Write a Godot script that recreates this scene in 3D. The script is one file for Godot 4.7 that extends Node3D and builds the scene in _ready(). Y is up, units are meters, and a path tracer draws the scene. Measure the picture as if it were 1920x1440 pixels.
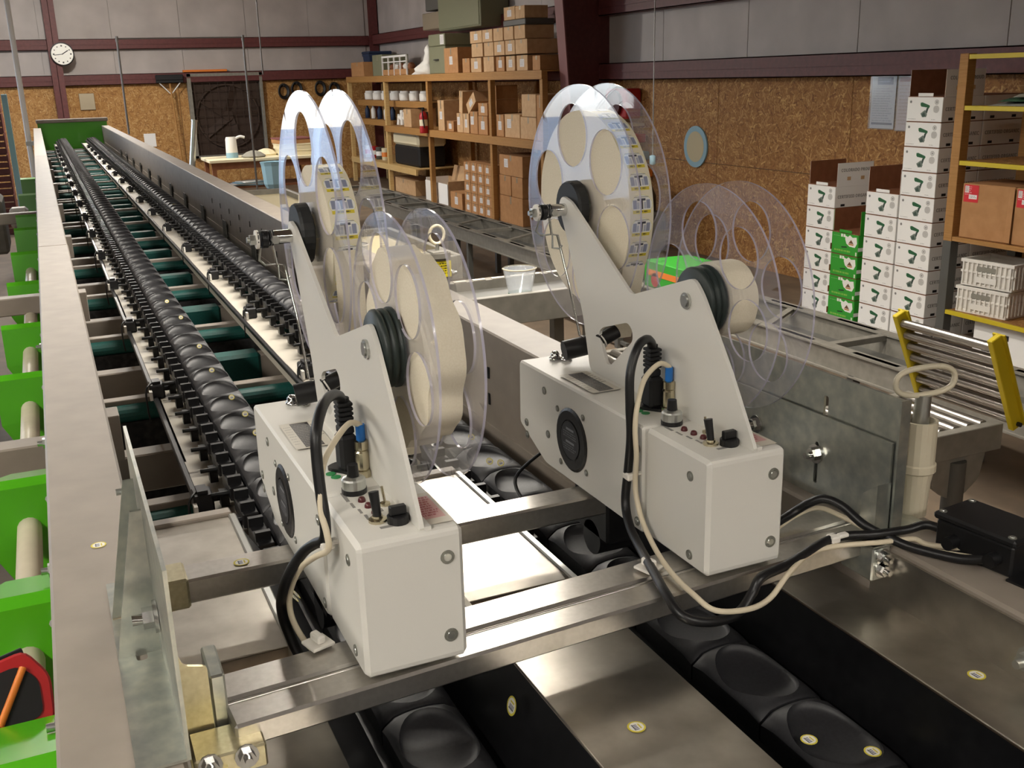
extends Node3D
# Fruit packing shed: a two-lane sorter with two label applicators. y up, metres, floor at y = 0.

const CAM_POS := Vector3(0, 2.4, 0)
const RT := 1.78          # top of the sorter's side rails
const CUP_Y := 1.613      # rim of the fruit cups
const PAN_Y := 1.702      # stainless pans beside the lanes

var mats := {}
var counts := {}
var kids := {}
var rng := RandomNumberGenerator.new()

func V(x, y, z) -> Vector3:
	return Vector3(x, y, z)

# ---------------------------------------------------------------- nodes
func numbered(base: String) -> String:
	var n: int = counts.get(base, -1) + 1
	counts[base] = n
	return base if n == 0 else "%s_%03d" % [base, n]

func tag(o: Node, label := "", category := "", group := "", kind := "") -> void:
	if label != "": o.set_meta("label", label)
	if category != "": o.set_meta("category", category)
	if group != "": o.set_meta("group", group)
	if kind != "": o.set_meta("kind", kind)

func thing(called: String, label: String, category: String, at := Vector3.ZERO, turn := 0.0, group := "") -> Node3D:
	var o := Node3D.new()
	o.name = numbered(called)
	add_child(o)
	o.position = at
	o.rotation.y = turn
	tag(o, label, category, group)
	return o

func copy_of(src: Node3D, called: String, label: String, at: Vector3, turn := 0.0, group := "") -> Node3D:
	var o: Node3D = src.duplicate()
	o.name = numbered(called)
	add_child(o)
	o.position = at
	o.rotation.y = turn
	tag(o, label, "", group)
	return o

func mesh_of(s) -> Mesh:
	if s is SurfaceTool:
		s.generate_normals()
		return s.commit()
	return s

func part(parent: Node, called: String, s, m: Material) -> MeshInstance3D:
	var o := MeshInstance3D.new()
	o.mesh = mesh_of(s)
	o.material_override = m
	var key := "%d/%s" % [parent.get_instance_id(), called]
	var n: int = kids.get(key, -1) + 1
	kids[key] = n
	o.name = called if n == 0 else "%s_%03d" % [called, n]
	parent.add_child(o, true)
	return o

func one(called: String, s, m: Material, label: String, category: String, at := Vector3.ZERO, group := "") -> MeshInstance3D:
	var o := MeshInstance3D.new()
	o.mesh = mesh_of(s)
	o.material_override = m
	o.name = numbered(called)
	add_child(o)
	o.position = at
	tag(o, label, category, group)
	return o

func struct(called: String, s, m: Material) -> MeshInstance3D:
	var o := MeshInstance3D.new()
	o.mesh = mesh_of(s)
	o.material_override = m
	o.name = called
	add_child(o)
	tag(o, "", "", "", "structure")
	return o

# ---------------------------------------------------------------- shapes
func S() -> SurfaceTool:
	var s := SurfaceTool.new()
	s.begin(Mesh.PRIMITIVE_TRIANGLES)
	s.set_smooth_group(-1)
	return s

func tri(s: SurfaceTool, a: Vector3, b: Vector3, c: Vector3) -> void:
	s.add_vertex(a); s.add_vertex(c); s.add_vertex(b)

func quad(s: SurfaceTool, a: Vector3, b: Vector3, c: Vector3, d: Vector3) -> void:
	tri(s, a, b, c); tri(s, a, c, d)

# box given by centre and size, edges chamfered by bev
func box(s: SurfaceTool, c: Vector3, size: Vector3, bev := 0.0, b := Basis()) -> void:
	var h := size * 0.5
	if bev <= 0.0:
		var p := []
		for i in 8:
			p.append(c + b * Vector3(h.x * (1 if i & 1 else -1), h.y * (1 if i & 2 else -1), h.z * (1 if i & 4 else -1)))
		quad(s, p[4], p[5], p[7], p[6]); quad(s, p[1], p[0], p[2], p[3])
		quad(s, p[5], p[1], p[3], p[7]); quad(s, p[0], p[4], p[6], p[2])
		quad(s, p[6], p[7], p[3], p[2]); quad(s, p[0], p[1], p[5], p[4])
		return
	bev = minf(bev, minf(h.x, minf(h.y, h.z)) * 0.9)
	var k := func(ax: int, sx: int, sy: int, sz: int) -> Vector3:
		var q := Vector3(sx * (h.x - bev), sy * (h.y - bev), sz * (h.z - bev))
		q[ax] += [sx, sy, sz][ax] * bev
		return c + b * q
	for ax in 3:
		for sg in [-1, 1]:
			var r := []
			for uv in [[-1, -1], [1, -1], [1, 1], [-1, 1]]:
				var q := [0, 0, 0]
				q[ax] = sg; q[(ax + 1) % 3] = uv[0]; q[(ax + 2) % 3] = uv[1]
				r.append(k.call(ax, q[0], q[1], q[2]))
			if sg > 0: quad(s, r[0], r[1], r[2], r[3])
			else: quad(s, r[3], r[2], r[1], r[0])
	for ax in 3:
		var a1 := (ax + 1) % 3
		var a2 := (ax + 2) % 3
		for s1 in [-1, 1]:
			for s2 in [-1, 1]:
				var q0 := [0, 0, 0]; var q1 := [0, 0, 0]
				q0[ax] = -1; q1[ax] = 1
				q0[a1] = s1; q1[a1] = s1; q0[a2] = s2; q1[a2] = s2
				var A: Vector3 = k.call(a1, q0[0], q0[1], q0[2]); var B: Vector3 = k.call(a1, q1[0], q1[1], q1[2])
				var C: Vector3 = k.call(a2, q1[0], q1[1], q1[2]); var D: Vector3 = k.call(a2, q0[0], q0[1], q0[2])
				if s1 * s2 > 0: quad(s, D, C, B, A)
				else: quad(s, A, B, C, D)
	for sx in [-1, 1]:
		for sy in [-1, 1]:
			for sz in [-1, 1]:
				var A: Vector3 = k.call(0, sx, sy, sz); var B: Vector3 = k.call(1, sx, sy, sz); var C: Vector3 = k.call(2, sx, sy, sz)
				if sx * sy * sz > 0: tri(s, A, B, C)
				else: tri(s, A, C, B)

func bx(s: SurfaceTool, x0: float, x1: float, y0: float, y1: float, z0: float, z1: float, bev := 0.0) -> void:
	box(s, Vector3((x0 + x1) * 0.5, (y0 + y1) * 0.5, (z0 + z1) * 0.5), Vector3(absf(x1 - x0), absf(y1 - y0), absf(z1 - z0)), bev)

func BX(x0: float, x1: float, y0: float, y1: float, z0: float, z1: float, bev := 0.0) -> SurfaceTool:
	var s := S()
	bx(s, x0, x1, y0, y1, z0, z1, bev)
	return s

func frame_of(d: Vector3) -> Basis:
	var w := d.normalized()
	var u := w.cross(Vector3.UP if absf(w.y) < 0.9 else Vector3.RIGHT).normalized()
	return Basis(u, w.cross(u).normalized() * -1.0, w)

func cyl(s: SurfaceTool, a: Vector3, b: Vector3, r: float, n := 12, r2 := -1.0, caps := true) -> void:
	if r2 < 0.0: r2 = r
	var f := frame_of(b - a)
	var p := []; var q := []
	for i in n:
		var t := TAU * i / n
		var d := f.x * cos(t) + f.y * sin(t)
		p.append(a + d * r); q.append(b + d * r2)
	var out := f.x.cross(f.y).dot(f.z) > 0.0
	s.set_smooth_group(0)
	for i in n:
		var j := (i + 1) % n
		if out: quad(s, p[i], p[j], q[j], q[i])
		else: quad(s, p[j], p[i], q[i], q[j])
	s.set_smooth_group(-1)
	if caps:
		for i in n:
			var j := (i + 1) % n
			if out:
				tri(s, b, q[i], q[j]); tri(s, a, p[j], p[i])
			else:
				tri(s, b, q[j], q[i]); tri(s, a, p[i], p[j])

func CY(a: Vector3, b: Vector3, r: float, n := 12, r2 := -1.0) -> SurfaceTool:
	var s := S()
	cyl(s, a, b, r, n, r2)
	return s

# ring of vertices swept along points
func tube(s: SurfaceTool, pts: Array, r: float, n := 8, closed := false) -> void:
	var m := pts.size()
	var rings := []
	var u := Vector3.ZERO
	for i in m:
		var a: Vector3 = pts[(i - 1 + m) % m] if (closed or i > 0) else pts[0]
		var b: Vector3 = pts[(i + 1) % m] if (closed or i < m - 1) else pts[m - 1]
		var d := (b - a).normalized()
		if u == Vector3.ZERO:
			u = d.cross(Vector3.UP if absf(d.y) < 0.9 else Vector3.RIGHT).normalized()
		u = (u - d * u.dot(d)).normalized()
		var w := d.cross(u)
		var ring := []
		for k in n:
			var t := TAU * k / n
			ring.append(Vector3(pts[i]) + (u * cos(t) + w * sin(t)) * r)
		rings.append(ring)
	s.set_smooth_group(0)
	for i in (m if closed else m - 1):
		var A: Array = rings[i]; var B: Array = rings[(i + 1) % m]
		for k in n:
			var l := (k + 1) % n
			quad(s, A[k], A[l], B[l], B[k])
	s.set_smooth_group(-1)
	if not closed:
		for k in n:
			var l := (k + 1) % n
			tri(s, pts[0], rings[0][l], rings[0][k]); tri(s, pts[m - 1], rings[m - 1][k], rings[m - 1][l])

func spline(pts: Array, step := 6) -> Array:
	var o := []
	var m := pts.size()
	for i in m - 1:
		var p0: Vector3 = pts[maxi(i - 1, 0)]; var p1: Vector3 = pts[i]; var p2: Vector3 = pts[i + 1]; var p3: Vector3 = pts[mini(i + 2, m - 1)]
		for k in step:
			o.append(p1.cubic_interpolate(p2, p0, p3, float(k) / step))
	o.append(pts[m - 1])
	return o

func TU(pts: Array, r: float, n := 8, smooth_path := true) -> SurfaceTool:
	var s := S()
	tube(s, spline(pts) if smooth_path else pts, r, n)
	return s

# profile of (radius, height) turned about local y of xf
func lathe(s: SurfaceTool, prof: Array, n := 20, xf := Transform3D(), smooth := true) -> void:
	s.set_smooth_group(0 if smooth else -1)
	for i in prof.size() - 1:
		var a: Vector2 = prof[i]; var b: Vector2 = prof[i + 1]
		for k in n:
			var t0 := TAU * k / n; var t1 := TAU * (k + 1) / n
			if k == n - 1: t1 = 0.0
			var A := xf * Vector3(a.x * cos(t0), a.y, a.x * sin(t0)); var B := xf * Vector3(a.x * cos(t1), a.y, a.x * sin(t1))
			var C := xf * Vector3(b.x * cos(t1), b.y, b.x * sin(t1)); var D := xf * Vector3(b.x * cos(t0), b.y, b.x * sin(t0))
			if a.x < 1e-6: tri(s, A, D, C)
			elif b.x < 1e-6: tri(s, A, D, B)
			else: quad(s, A, D, C, B)
	s.set_smooth_group(-1)

func LA(prof: Array, n := 20, xf := Transform3D(), smooth := true) -> SurfaceTool:
	var s := S()
	lathe(s, prof, n, xf, smooth)
	return s

func rounded(poly: Array, r: float, n := 3) -> PackedVector2Array:
	var o := PackedVector2Array()
	var m := poly.size()
	for i in m:
		var p: Vector2 = poly[i]; var a: Vector2 = poly[(i - 1 + m) % m]; var b: Vector2 = poly[(i + 1) % m]
		var l := minf(r, minf(p.distance_to(a), p.distance_to(b)) * 0.45)
		var A := p + (a - p).normalized() * l; var B := p + (b - p).normalized() * l
		for k in n + 1:
			var t := float(k) / n
			o.append(A.lerp(p, t).lerp(p.lerp(B, t), t))
	return o

func ccw(p: PackedVector2Array) -> PackedVector2Array:
	if Geometry2D.is_polygon_clockwise(p):
		var q := p.duplicate()
		q.reverse()
		return q
	return p

# flat plate: outline (2-D, local x y) with holes, from z0 to z1, placed by xf; bev chamfers the rim
func plate(s: SurfaceTool, outline: PackedVector2Array, holes: Array, z0: float, z1: float, xf := Transform3D(), bev := 0.0) -> void:
	var out := ccw(outline)
	var cap := out
	if bev > 0.0:
		var ins := Geometry2D.offset_polygon(out, -bev, Geometry2D.JOIN_MITER)
		if ins.size() > 0 and ins[0].size() == out.size(): cap = ccw(ins[0])
		else: bev = 0.0
	var loop := cap.duplicate()
	for h in holes:
		var hole := ccw(h)
		var best := INF; var bi := 0; var bj := 0
		for i in loop.size():
			for j in hole.size():
				var d := loop[i].distance_squared_to(hole[j])
				if d < best:
					best = d; bi = i; bj = j
		var merged := PackedVector2Array()
		for i in bi + 1: merged.append(loop[i])
		for k in hole.size() + 1: merged.append(hole[(bj - k + hole.size() * 2) % hole.size()])
		for i in range(bi, loop.size()): merged.append(loop[i])
		loop = merged
	var ids := clip_ears(loop)
	for i in range(0, ids.size(), 3):
		var a := loop[ids[i]]; var b := loop[ids[i + 1]]; var c := loop[ids[i + 2]]
		tri(s, xf * Vector3(a.x, a.y, z1), xf * Vector3(b.x, b.y, z1), xf * Vector3(c.x, c.y, z1))
		tri(s, xf * Vector3(a.x, a.y, z0), xf * Vector3(c.x, c.y, z0), xf * Vector3(b.x, b.y, z0))
	var n := out.size()
	var shift := 0
	if bev > 0.0:
		var bd := INF
		for k in n:
			var d := 0.0
			for i in n: d += out[i].distance_squared_to(cap[(i + k) % n])
			if d < bd:
				bd = d; shift = k
	for i in n:
		var j := (i + 1) % n
		var a := out[i]; var b := out[j]
		quad(s, xf * Vector3(a.x, a.y, z0 + bev), xf * Vector3(b.x, b.y, z0 + bev), xf * Vector3(b.x, b.y, z1 - bev), xf * Vector3(a.x, a.y, z1 - bev))
		if bev > 0.0:
			var c := cap[(i + shift) % n]; var d := cap[(j + shift) % n]
			quad(s, xf * Vector3(a.x, a.y, z1 - bev), xf * Vector3(b.x, b.y, z1 - bev), xf * Vector3(d.x, d.y, z1), xf * Vector3(c.x, c.y, z1))
			quad(s, xf * Vector3(c.x, c.y, z0), xf * Vector3(d.x, d.y, z0), xf * Vector3(b.x, b.y, z0 + bev), xf * Vector3(a.x, a.y, z0 + bev))
	for h in holes:
		var hole := ccw(h)
		for i in hole.size():
			var a: Vector2 = hole[i]; var b: Vector2 = hole[(i + 1) % hole.size()]
			quad(s, xf * Vector3(b.x, b.y, z0), xf * Vector3(a.x, a.y, z0), xf * Vector3(a.x, a.y, z1), xf * Vector3(b.x, b.y, z1))

func clip_ears(p: PackedVector2Array) -> PackedInt32Array:
	var idx := []
	for i in p.size(): idx.append(i)
	var o := PackedInt32Array()
	var guard := 0
	while idx.size() > 3 and guard < 4000:
		guard += 1
		var done := false
		for k in idx.size():
			var ia: int = idx[(k - 1 + idx.size()) % idx.size()]; var ib: int = idx[k]; var ic: int = idx[(k + 1) % idx.size()]
			var a := p[ia]; var b := p[ib]; var c := p[ic]
			if (b - a).cross(c - b) <= 1e-12: continue
			var ok := true
			for m in idx:
				var q := p[m]
				if q == a or q == b or q == c: continue
				if Geometry2D.point_is_inside_triangle(q, a, b, c):
					ok = false
					break
			if ok:
				o.append_array([ia, ib, ic])
				idx.remove_at(k)
				done = true
				break
		if not done: idx.remove_at(guard % idx.size())
	if idx.size() == 3: o.append_array([idx[0], idx[1], idx[2]])
	return o

func circle2(c: Vector2, r: float, n := 16) -> PackedVector2Array:
	var o := PackedVector2Array()
	for i in n: o.append(c + Vector2(cos(TAU * i / n), sin(TAU * i / n)) * r)
	return o

# local x y z of a plate standing across x: outline is (z, y), thickness along x
func side_xf(x := 0.0) -> Transform3D:
	return Transform3D(Basis(Vector3(0, 0, 1), Vector3(0, 1, 0), Vector3(-1, 0, 0)), Vector3(x, 0, 0))

func uvquad(a: Vector3, b: Vector3, c: Vector3, d: Vector3) -> Mesh:
	var s := S()
	var n := (b - a).cross(d - a).normalized()
	for e in [[a, Vector2(0, 1)], [c, Vector2(1, 0)], [b, Vector2(1, 1)], [a, Vector2(0, 1)], [d, Vector2(0, 0)], [c, Vector2(1, 0)]]:
		s.set_uv(e[1]); s.set_normal(n); s.add_vertex(e[0])
	return s.commit()

func hexnut(s: SurfaceTool, a: Vector3, b: Vector3, r: float) -> void:
	s.set_smooth_group(-1)
	var f := frame_of(b - a)
	var p := []
	for i in 6: p.append(f.x * cos(TAU * i / 6) * r + f.y * sin(TAU * i / 6) * r)
	for i in 6:
		var j := (i + 1) % 6
		quad(s, a + p[i], b + p[i], b + p[j], a + p[j])
		tri(s, b, b + p[j], b + p[i]); tri(s, a, a + p[i], a + p[j])

# ---------------------------------------------------------------- materials
func mk(key: String, col: Color, rough := 0.6, metal := 0.0) -> StandardMaterial3D:
	if mats.has(key): return mats[key]
	var m := StandardMaterial3D.new()
	m.albedo_color = col
	m.roughness = rough
	m.metallic = metal
	mats[key] = m
	return m

func H(hex: String) -> Color:
	return Color.html(hex)

func noise_tex(freq: float, c0: Color, c1: Color, octaves := 4, size := 512, kind := FastNoiseLite.TYPE_SIMPLEX_SMOOTH, seed_n := 1) -> NoiseTexture2D:
	var n := FastNoiseLite.new()
	n.noise_type = kind
	n.seed = seed_n
	n.frequency = freq
	n.fractal_octaves = octaves
	if kind == FastNoiseLite.TYPE_CELLULAR:
		n.cellular_return_type = FastNoiseLite.RETURN_CELL_VALUE
	var g := Gradient.new()
	g.set_color(0, c0); g.set_color(1, c1)
	var t := NoiseTexture2D.new()
	t.width = size; t.height = size
	t.seamless = true
	t.noise = n
	t.color_ramp = g
	return t

func textured(key: String, tex: Texture2D, scale: Vector3, rough: float, metal := 0.0, world := true) -> StandardMaterial3D:
	var m := mk(key, Color.WHITE, rough, metal)
	m.albedo_texture = tex
	m.uv1_triplanar = true
	m.uv1_world_triplanar = world
	m.uv1_scale = scale
	return m

func img_tex(im: Image) -> ImageTexture:
	im.generate_mipmaps()
	return ImageTexture.create_from_image(im)

func strand_image(w: int, h: int, base: Color, tones: Array, count: int, lmin: int, lmax: int, wide: int, spread: float) -> Image:
	var im := Image.create(w, h, false, Image.FORMAT_RGB8)
	im.fill(base)
	for i in count:
		var x := rng.randf() * w; var y := rng.randf() * h
		var t := rng.randf_range(-spread, spread)
		var d := Vector2(cos(t), sin(t)); var nrm := Vector2(-d.y, d.x)
		var l := rng.randi_range(lmin, lmax); var ww := rng.randi_range(1, wide)
		var tone: Color = tones[rng.randi() % tones.size()]
		tone = tone.lerp(base, rng.randf() * 0.6)
		for a in l:
			for b in ww:
				var q := Vector2(x, y) + d * a + nrm * b
				im.set_pixel(posmod(int(q.x), w), posmod(int(q.y), h), tone)
	return im

# rows of small dark strokes that read as lines of print
func print_lines(im: Image, x0: int, x1: int, y0: int, y1: int, pitch: int, thick: int, col: Color) -> void:
	var y := y0
	while y + thick <= y1:
		var x := x0
		var end := x1 - int(rng.randf() * (x1 - x0) * 0.25)
		while x < end:
			var w := rng.randi_range(2, 7)
			im.fill_rect(Rect2i(x, y, mini(w, end - x), thick), col)
			x += w + rng.randi_range(1, 3)
		y += pitch

func disc_px(im: Image, cx: float, cy: float, r0: float, r1: float, col: Color) -> void:
	for y in range(maxi(0, int(cy - r1)), mini(im.get_height(), int(cy + r1) + 1)):
		for x in range(maxi(0, int(cx - r1)), mini(im.get_width(), int(cx + r1) + 1)):
			var d := Vector2(x - cx, y - cy).length()
			if d <= r1 and d >= r0: im.set_pixel(x, y, col)

func poly_px(im: Image, pts: Array, col: Color) -> void:
	var p := PackedVector2Array(pts)
	var lo := p[0]; var hi := p[0]
	for q in p:
		lo = lo.min(q); hi = hi.max(q)
	for y in range(maxi(0, int(lo.y)), mini(im.get_height(), int(hi.y) + 1)):
		for x in range(maxi(0, int(lo.x)), mini(im.get_width(), int(hi.x) + 1)):
			if Geometry2D.is_point_in_polygon(Vector2(x, y), p): im.set_pixel(x, y, col)

func printed(key: String, im: Image, rough := 0.6) -> StandardMaterial3D:
	var m := mk(key, Color.WHITE, rough)
	m.albedo_texture = img_tex(im)
	return m

func lettering(parent: Node, called: String, text: String, size: float, m: Material, xf: Transform3D) -> void:
	var t := TextMesh.new()
	t.text = text
	var f := SystemFont.new()
	f.font_names = PackedStringArray(["Droid Sans"])
	f.font_weight = 700
	t.font = f
	t.font_size = 32
	t.pixel_size = size / 24.0
	t.depth = 0.0006
	var o := part(parent, called, t, m)
	o.transform = xf

# ---------------------------------------------------------------- material set
func make_materials() -> void:
	rng.seed = 11
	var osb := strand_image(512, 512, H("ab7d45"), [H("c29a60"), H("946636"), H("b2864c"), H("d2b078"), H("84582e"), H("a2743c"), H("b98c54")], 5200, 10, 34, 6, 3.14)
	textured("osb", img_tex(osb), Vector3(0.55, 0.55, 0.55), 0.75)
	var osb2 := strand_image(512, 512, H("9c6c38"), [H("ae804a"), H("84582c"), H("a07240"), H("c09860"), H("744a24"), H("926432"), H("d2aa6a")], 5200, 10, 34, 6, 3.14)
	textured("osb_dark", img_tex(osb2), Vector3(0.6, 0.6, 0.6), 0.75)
	var wood := strand_image(256, 512, H("a87a42"), [H("a0723a"), H("b0834a"), H("986a34"), H("ac7e46")], 900, 60, 240, 2, 0.05)
	textured("wood", img_tex(wood), Vector3(1.2, 1.2, 1.2), 0.7)
	var pale := strand_image(256, 512, H("cfae74"), [H("c4a066"), H("d8bc86"), H("bd9658")], 700, 60, 240, 2, 0.05)
	textured("wood_pale", img_tex(pale), Vector3(1.2, 1.2, 1.2), 0.7)
	textured("concrete", noise_tex(0.012, H("64574a"), H("84735f"), 5), Vector3(0.35, 0.35, 0.35), 0.6)
	textured("liner", noise_tex(0.006, H("a49c98"), H("b8b0ac"), 4), Vector3(0.3, 0.3, 0.3), 0.55)
	textured("galvanised", noise_tex(0.012, H("b0b6b2"), H("dcdcd0"), 5), Vector3(5, 5, 5), 0.28, 0.85)
	textured("zinc_yellow", noise_tex(0.02, H("c2b894"), H("d6ceae"), 3), Vector3(9, 9, 9), 0.32, 0.85)
	textured("stainless", noise_tex(0.01, H("aca69c"), H("c6c1b7"), 5), Vector3(3, 3, 3), 0.33, 0.95)
	textured("aluminium", noise_tex(0.02, H("c4c0ba"), H("d2cec8"), 3), Vector3(8, 8, 8), 0.3, 0.95)
	textured("rail_paint", noise_tex(0.008, H("8a8177"), H("988e83"), 5), Vector3(2, 2, 2), 0.5)
	textured("head_paint", noise_tex(0.25, H("dad8d0"), H("e4e2dc"), 2), Vector3(12, 12, 12), 0.42)
	textured("grey_paint", noise_tex(0.01, H("77736a"), H("8a867c"), 4), Vector3(2, 2, 2), 0.5)
	textured("carton", noise_tex(0.01, H("a9794c"), H("b8895a"), 4), Vector3(1.5, 1.5, 1.5), 0.8)
	textured("carton_pale", noise_tex(0.01, H("c09a70"), H("d0ac82"), 4), Vector3(1.5, 1.5, 1.5), 0.8)
	textured("carton_dark", noise_tex(0.01, H("7a4a2c"), H("8a583a"), 4), Vector3(1.5, 1.5, 1.5), 0.8)
	textured("cup_black", noise_tex(0.03, H("1a1a1d"), H("2c2c2f"), 4), Vector3(9, 9, 9), 0.5)
	textured("black_sheet", noise_tex(0.02, H("0e0e10"), H("18181a"), 3), Vector3(4, 4, 4), 0.35)
	textured("dusty_pit_shade", noise_tex(0.012, H("101011"), H("403f40"), 5), Vector3(4, 4, 4), 0.85)  # near-black paints in the shade of the drops, grey mottling is dust
	textured("teal", noise_tex(0.06, H("0b4741"), H("125a53"), 3), Vector3(4, 4, 4), 0.55)
	textured("pvc", noise_tex(0.01, H("c6bda6"), H("d6cdb6"), 3), Vector3(2, 2, 2), 0.4)
	textured("red_steel", noise_tex(0.02, H("552625"), H("66302e"), 3), Vector3(1, 1, 1), 0.55)
	textured("paper_roll", noise_tex(0.03, H("e6dcc4"), H("f2ead6"), 3), Vector3(20, 20, 20), 0.75)
	mk("red_flange", H("84504e"), 0.55)
	mk("black", H("121214"), 0.42)
	mk("black_matt", H("101012"), 0.7)
	mk("rubber", H("17191b"), 0.55)
	mk("rubber_green", H("1c2826"), 0.5)
	mk("chrome", H("d8d8d6"), 0.14, 1.0)
	mk("zinc", H("c2c4c0"), 0.3, 0.9)
	mk("nickel", H("c8bfa6"), 0.2, 1.0)
	mk("screw_grey", H("8e8e86"), 0.45, 0.6)
	mk("dark_metal", H("3a3a3c"), 0.4, 0.7)
	mk("steel_roller", H("b0aba4"), 0.28, 0.95)
	mk("grey_plate", H("55544f"), 0.5)
	mk("white_plastic", H("eae6de"), 0.45)
	mk("white_paint", H("e8e6e2"), 0.5)
	mk("white_board", H("f0eeea"), 0.7)
	mk("cream", H("e4d9b8"), 0.6)
	mk("guide_grey", H("cbc4b6"), 0.5)
	mk("pipe_grey", H("8f8c8a"), 0.4, 0.6)
	mk("fan_dark", H("3a2a20"), 0.8)
	mk("beige_belt", H("c2b592"), 0.65)
	mk("cable_white", H("d9cdb4"), 0.5)
	mk("blue", H("1f6fc0"), 0.4)
	mk("blue_dark", H("22324f"), 0.6)
	mk("blue_pale", H("8fb4c4"), 0.6)
	mk("red", H("b01f22"), 0.4)
	mk("red_dark", H("4c1418"), 0.35)
	mk("orange", H("d97a2a"), 0.5)
	mk("yellow", H("c9b21e"), 0.5)
	mk("sticker_yellow", H("e2d23a"), 0.5)
	mk("green_dot", H("2c8a4c"), 0.6)
	mk("olive", H("7c7c62"), 0.6)
	mk("lidgreen", H("3e6a40"), 0.6)
	mk("ink", H("2a2a2c"), 0.7)
	mk("ink_grey", H("8c8a86"), 0.7)
	mk("cloth_green", H("31523a"), 0.9)
	mk("cloth_grey", H("8e8b80"), 0.9)
	mk("bronze", H("a89c86"), 0.45, 0.6)
	mk("ink_red", H("b4545c"), 0.6)
	var lime := mk("lime", H("4fae14"), 0.3)
	lime.clearcoat_enabled = true
	lime.clearcoat = 0.6
	lime.clearcoat_roughness = 0.2
	var g2 := mk("green_board", H("2f9a28"), 0.6)
	g2.metallic = 0.0
	var acr := mk("acrylic", Color(0.90, 0.90, 0.97, 0.06), 0.02)
	acr.transparency = BaseMaterial3D.TRANSPARENCY_ALPHA
	acr.metallic_specular = 0.5
	var edge := mk("acrylic_edge", Color(0.80, 0.79, 0.88, 0.62), 0.15)
	edge.transparency = BaseMaterial3D.TRANSPARENCY_ALPHA
	var clr := mk("clear_film", Color(0.9, 0.92, 0.94, 0.22), 0.1)
	clr.transparency = BaseMaterial3D.TRANSPARENCY_ALPHA
	var tube_m := mk("lamp_tube", H("fff4e2"), 0.4)
	tube_m.emission_enabled = true
	tube_m.emission = Color(1.0, 0.95, 0.86)
	tube_m.emission_energy_multiplier = 9.0
	make_prints()

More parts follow.
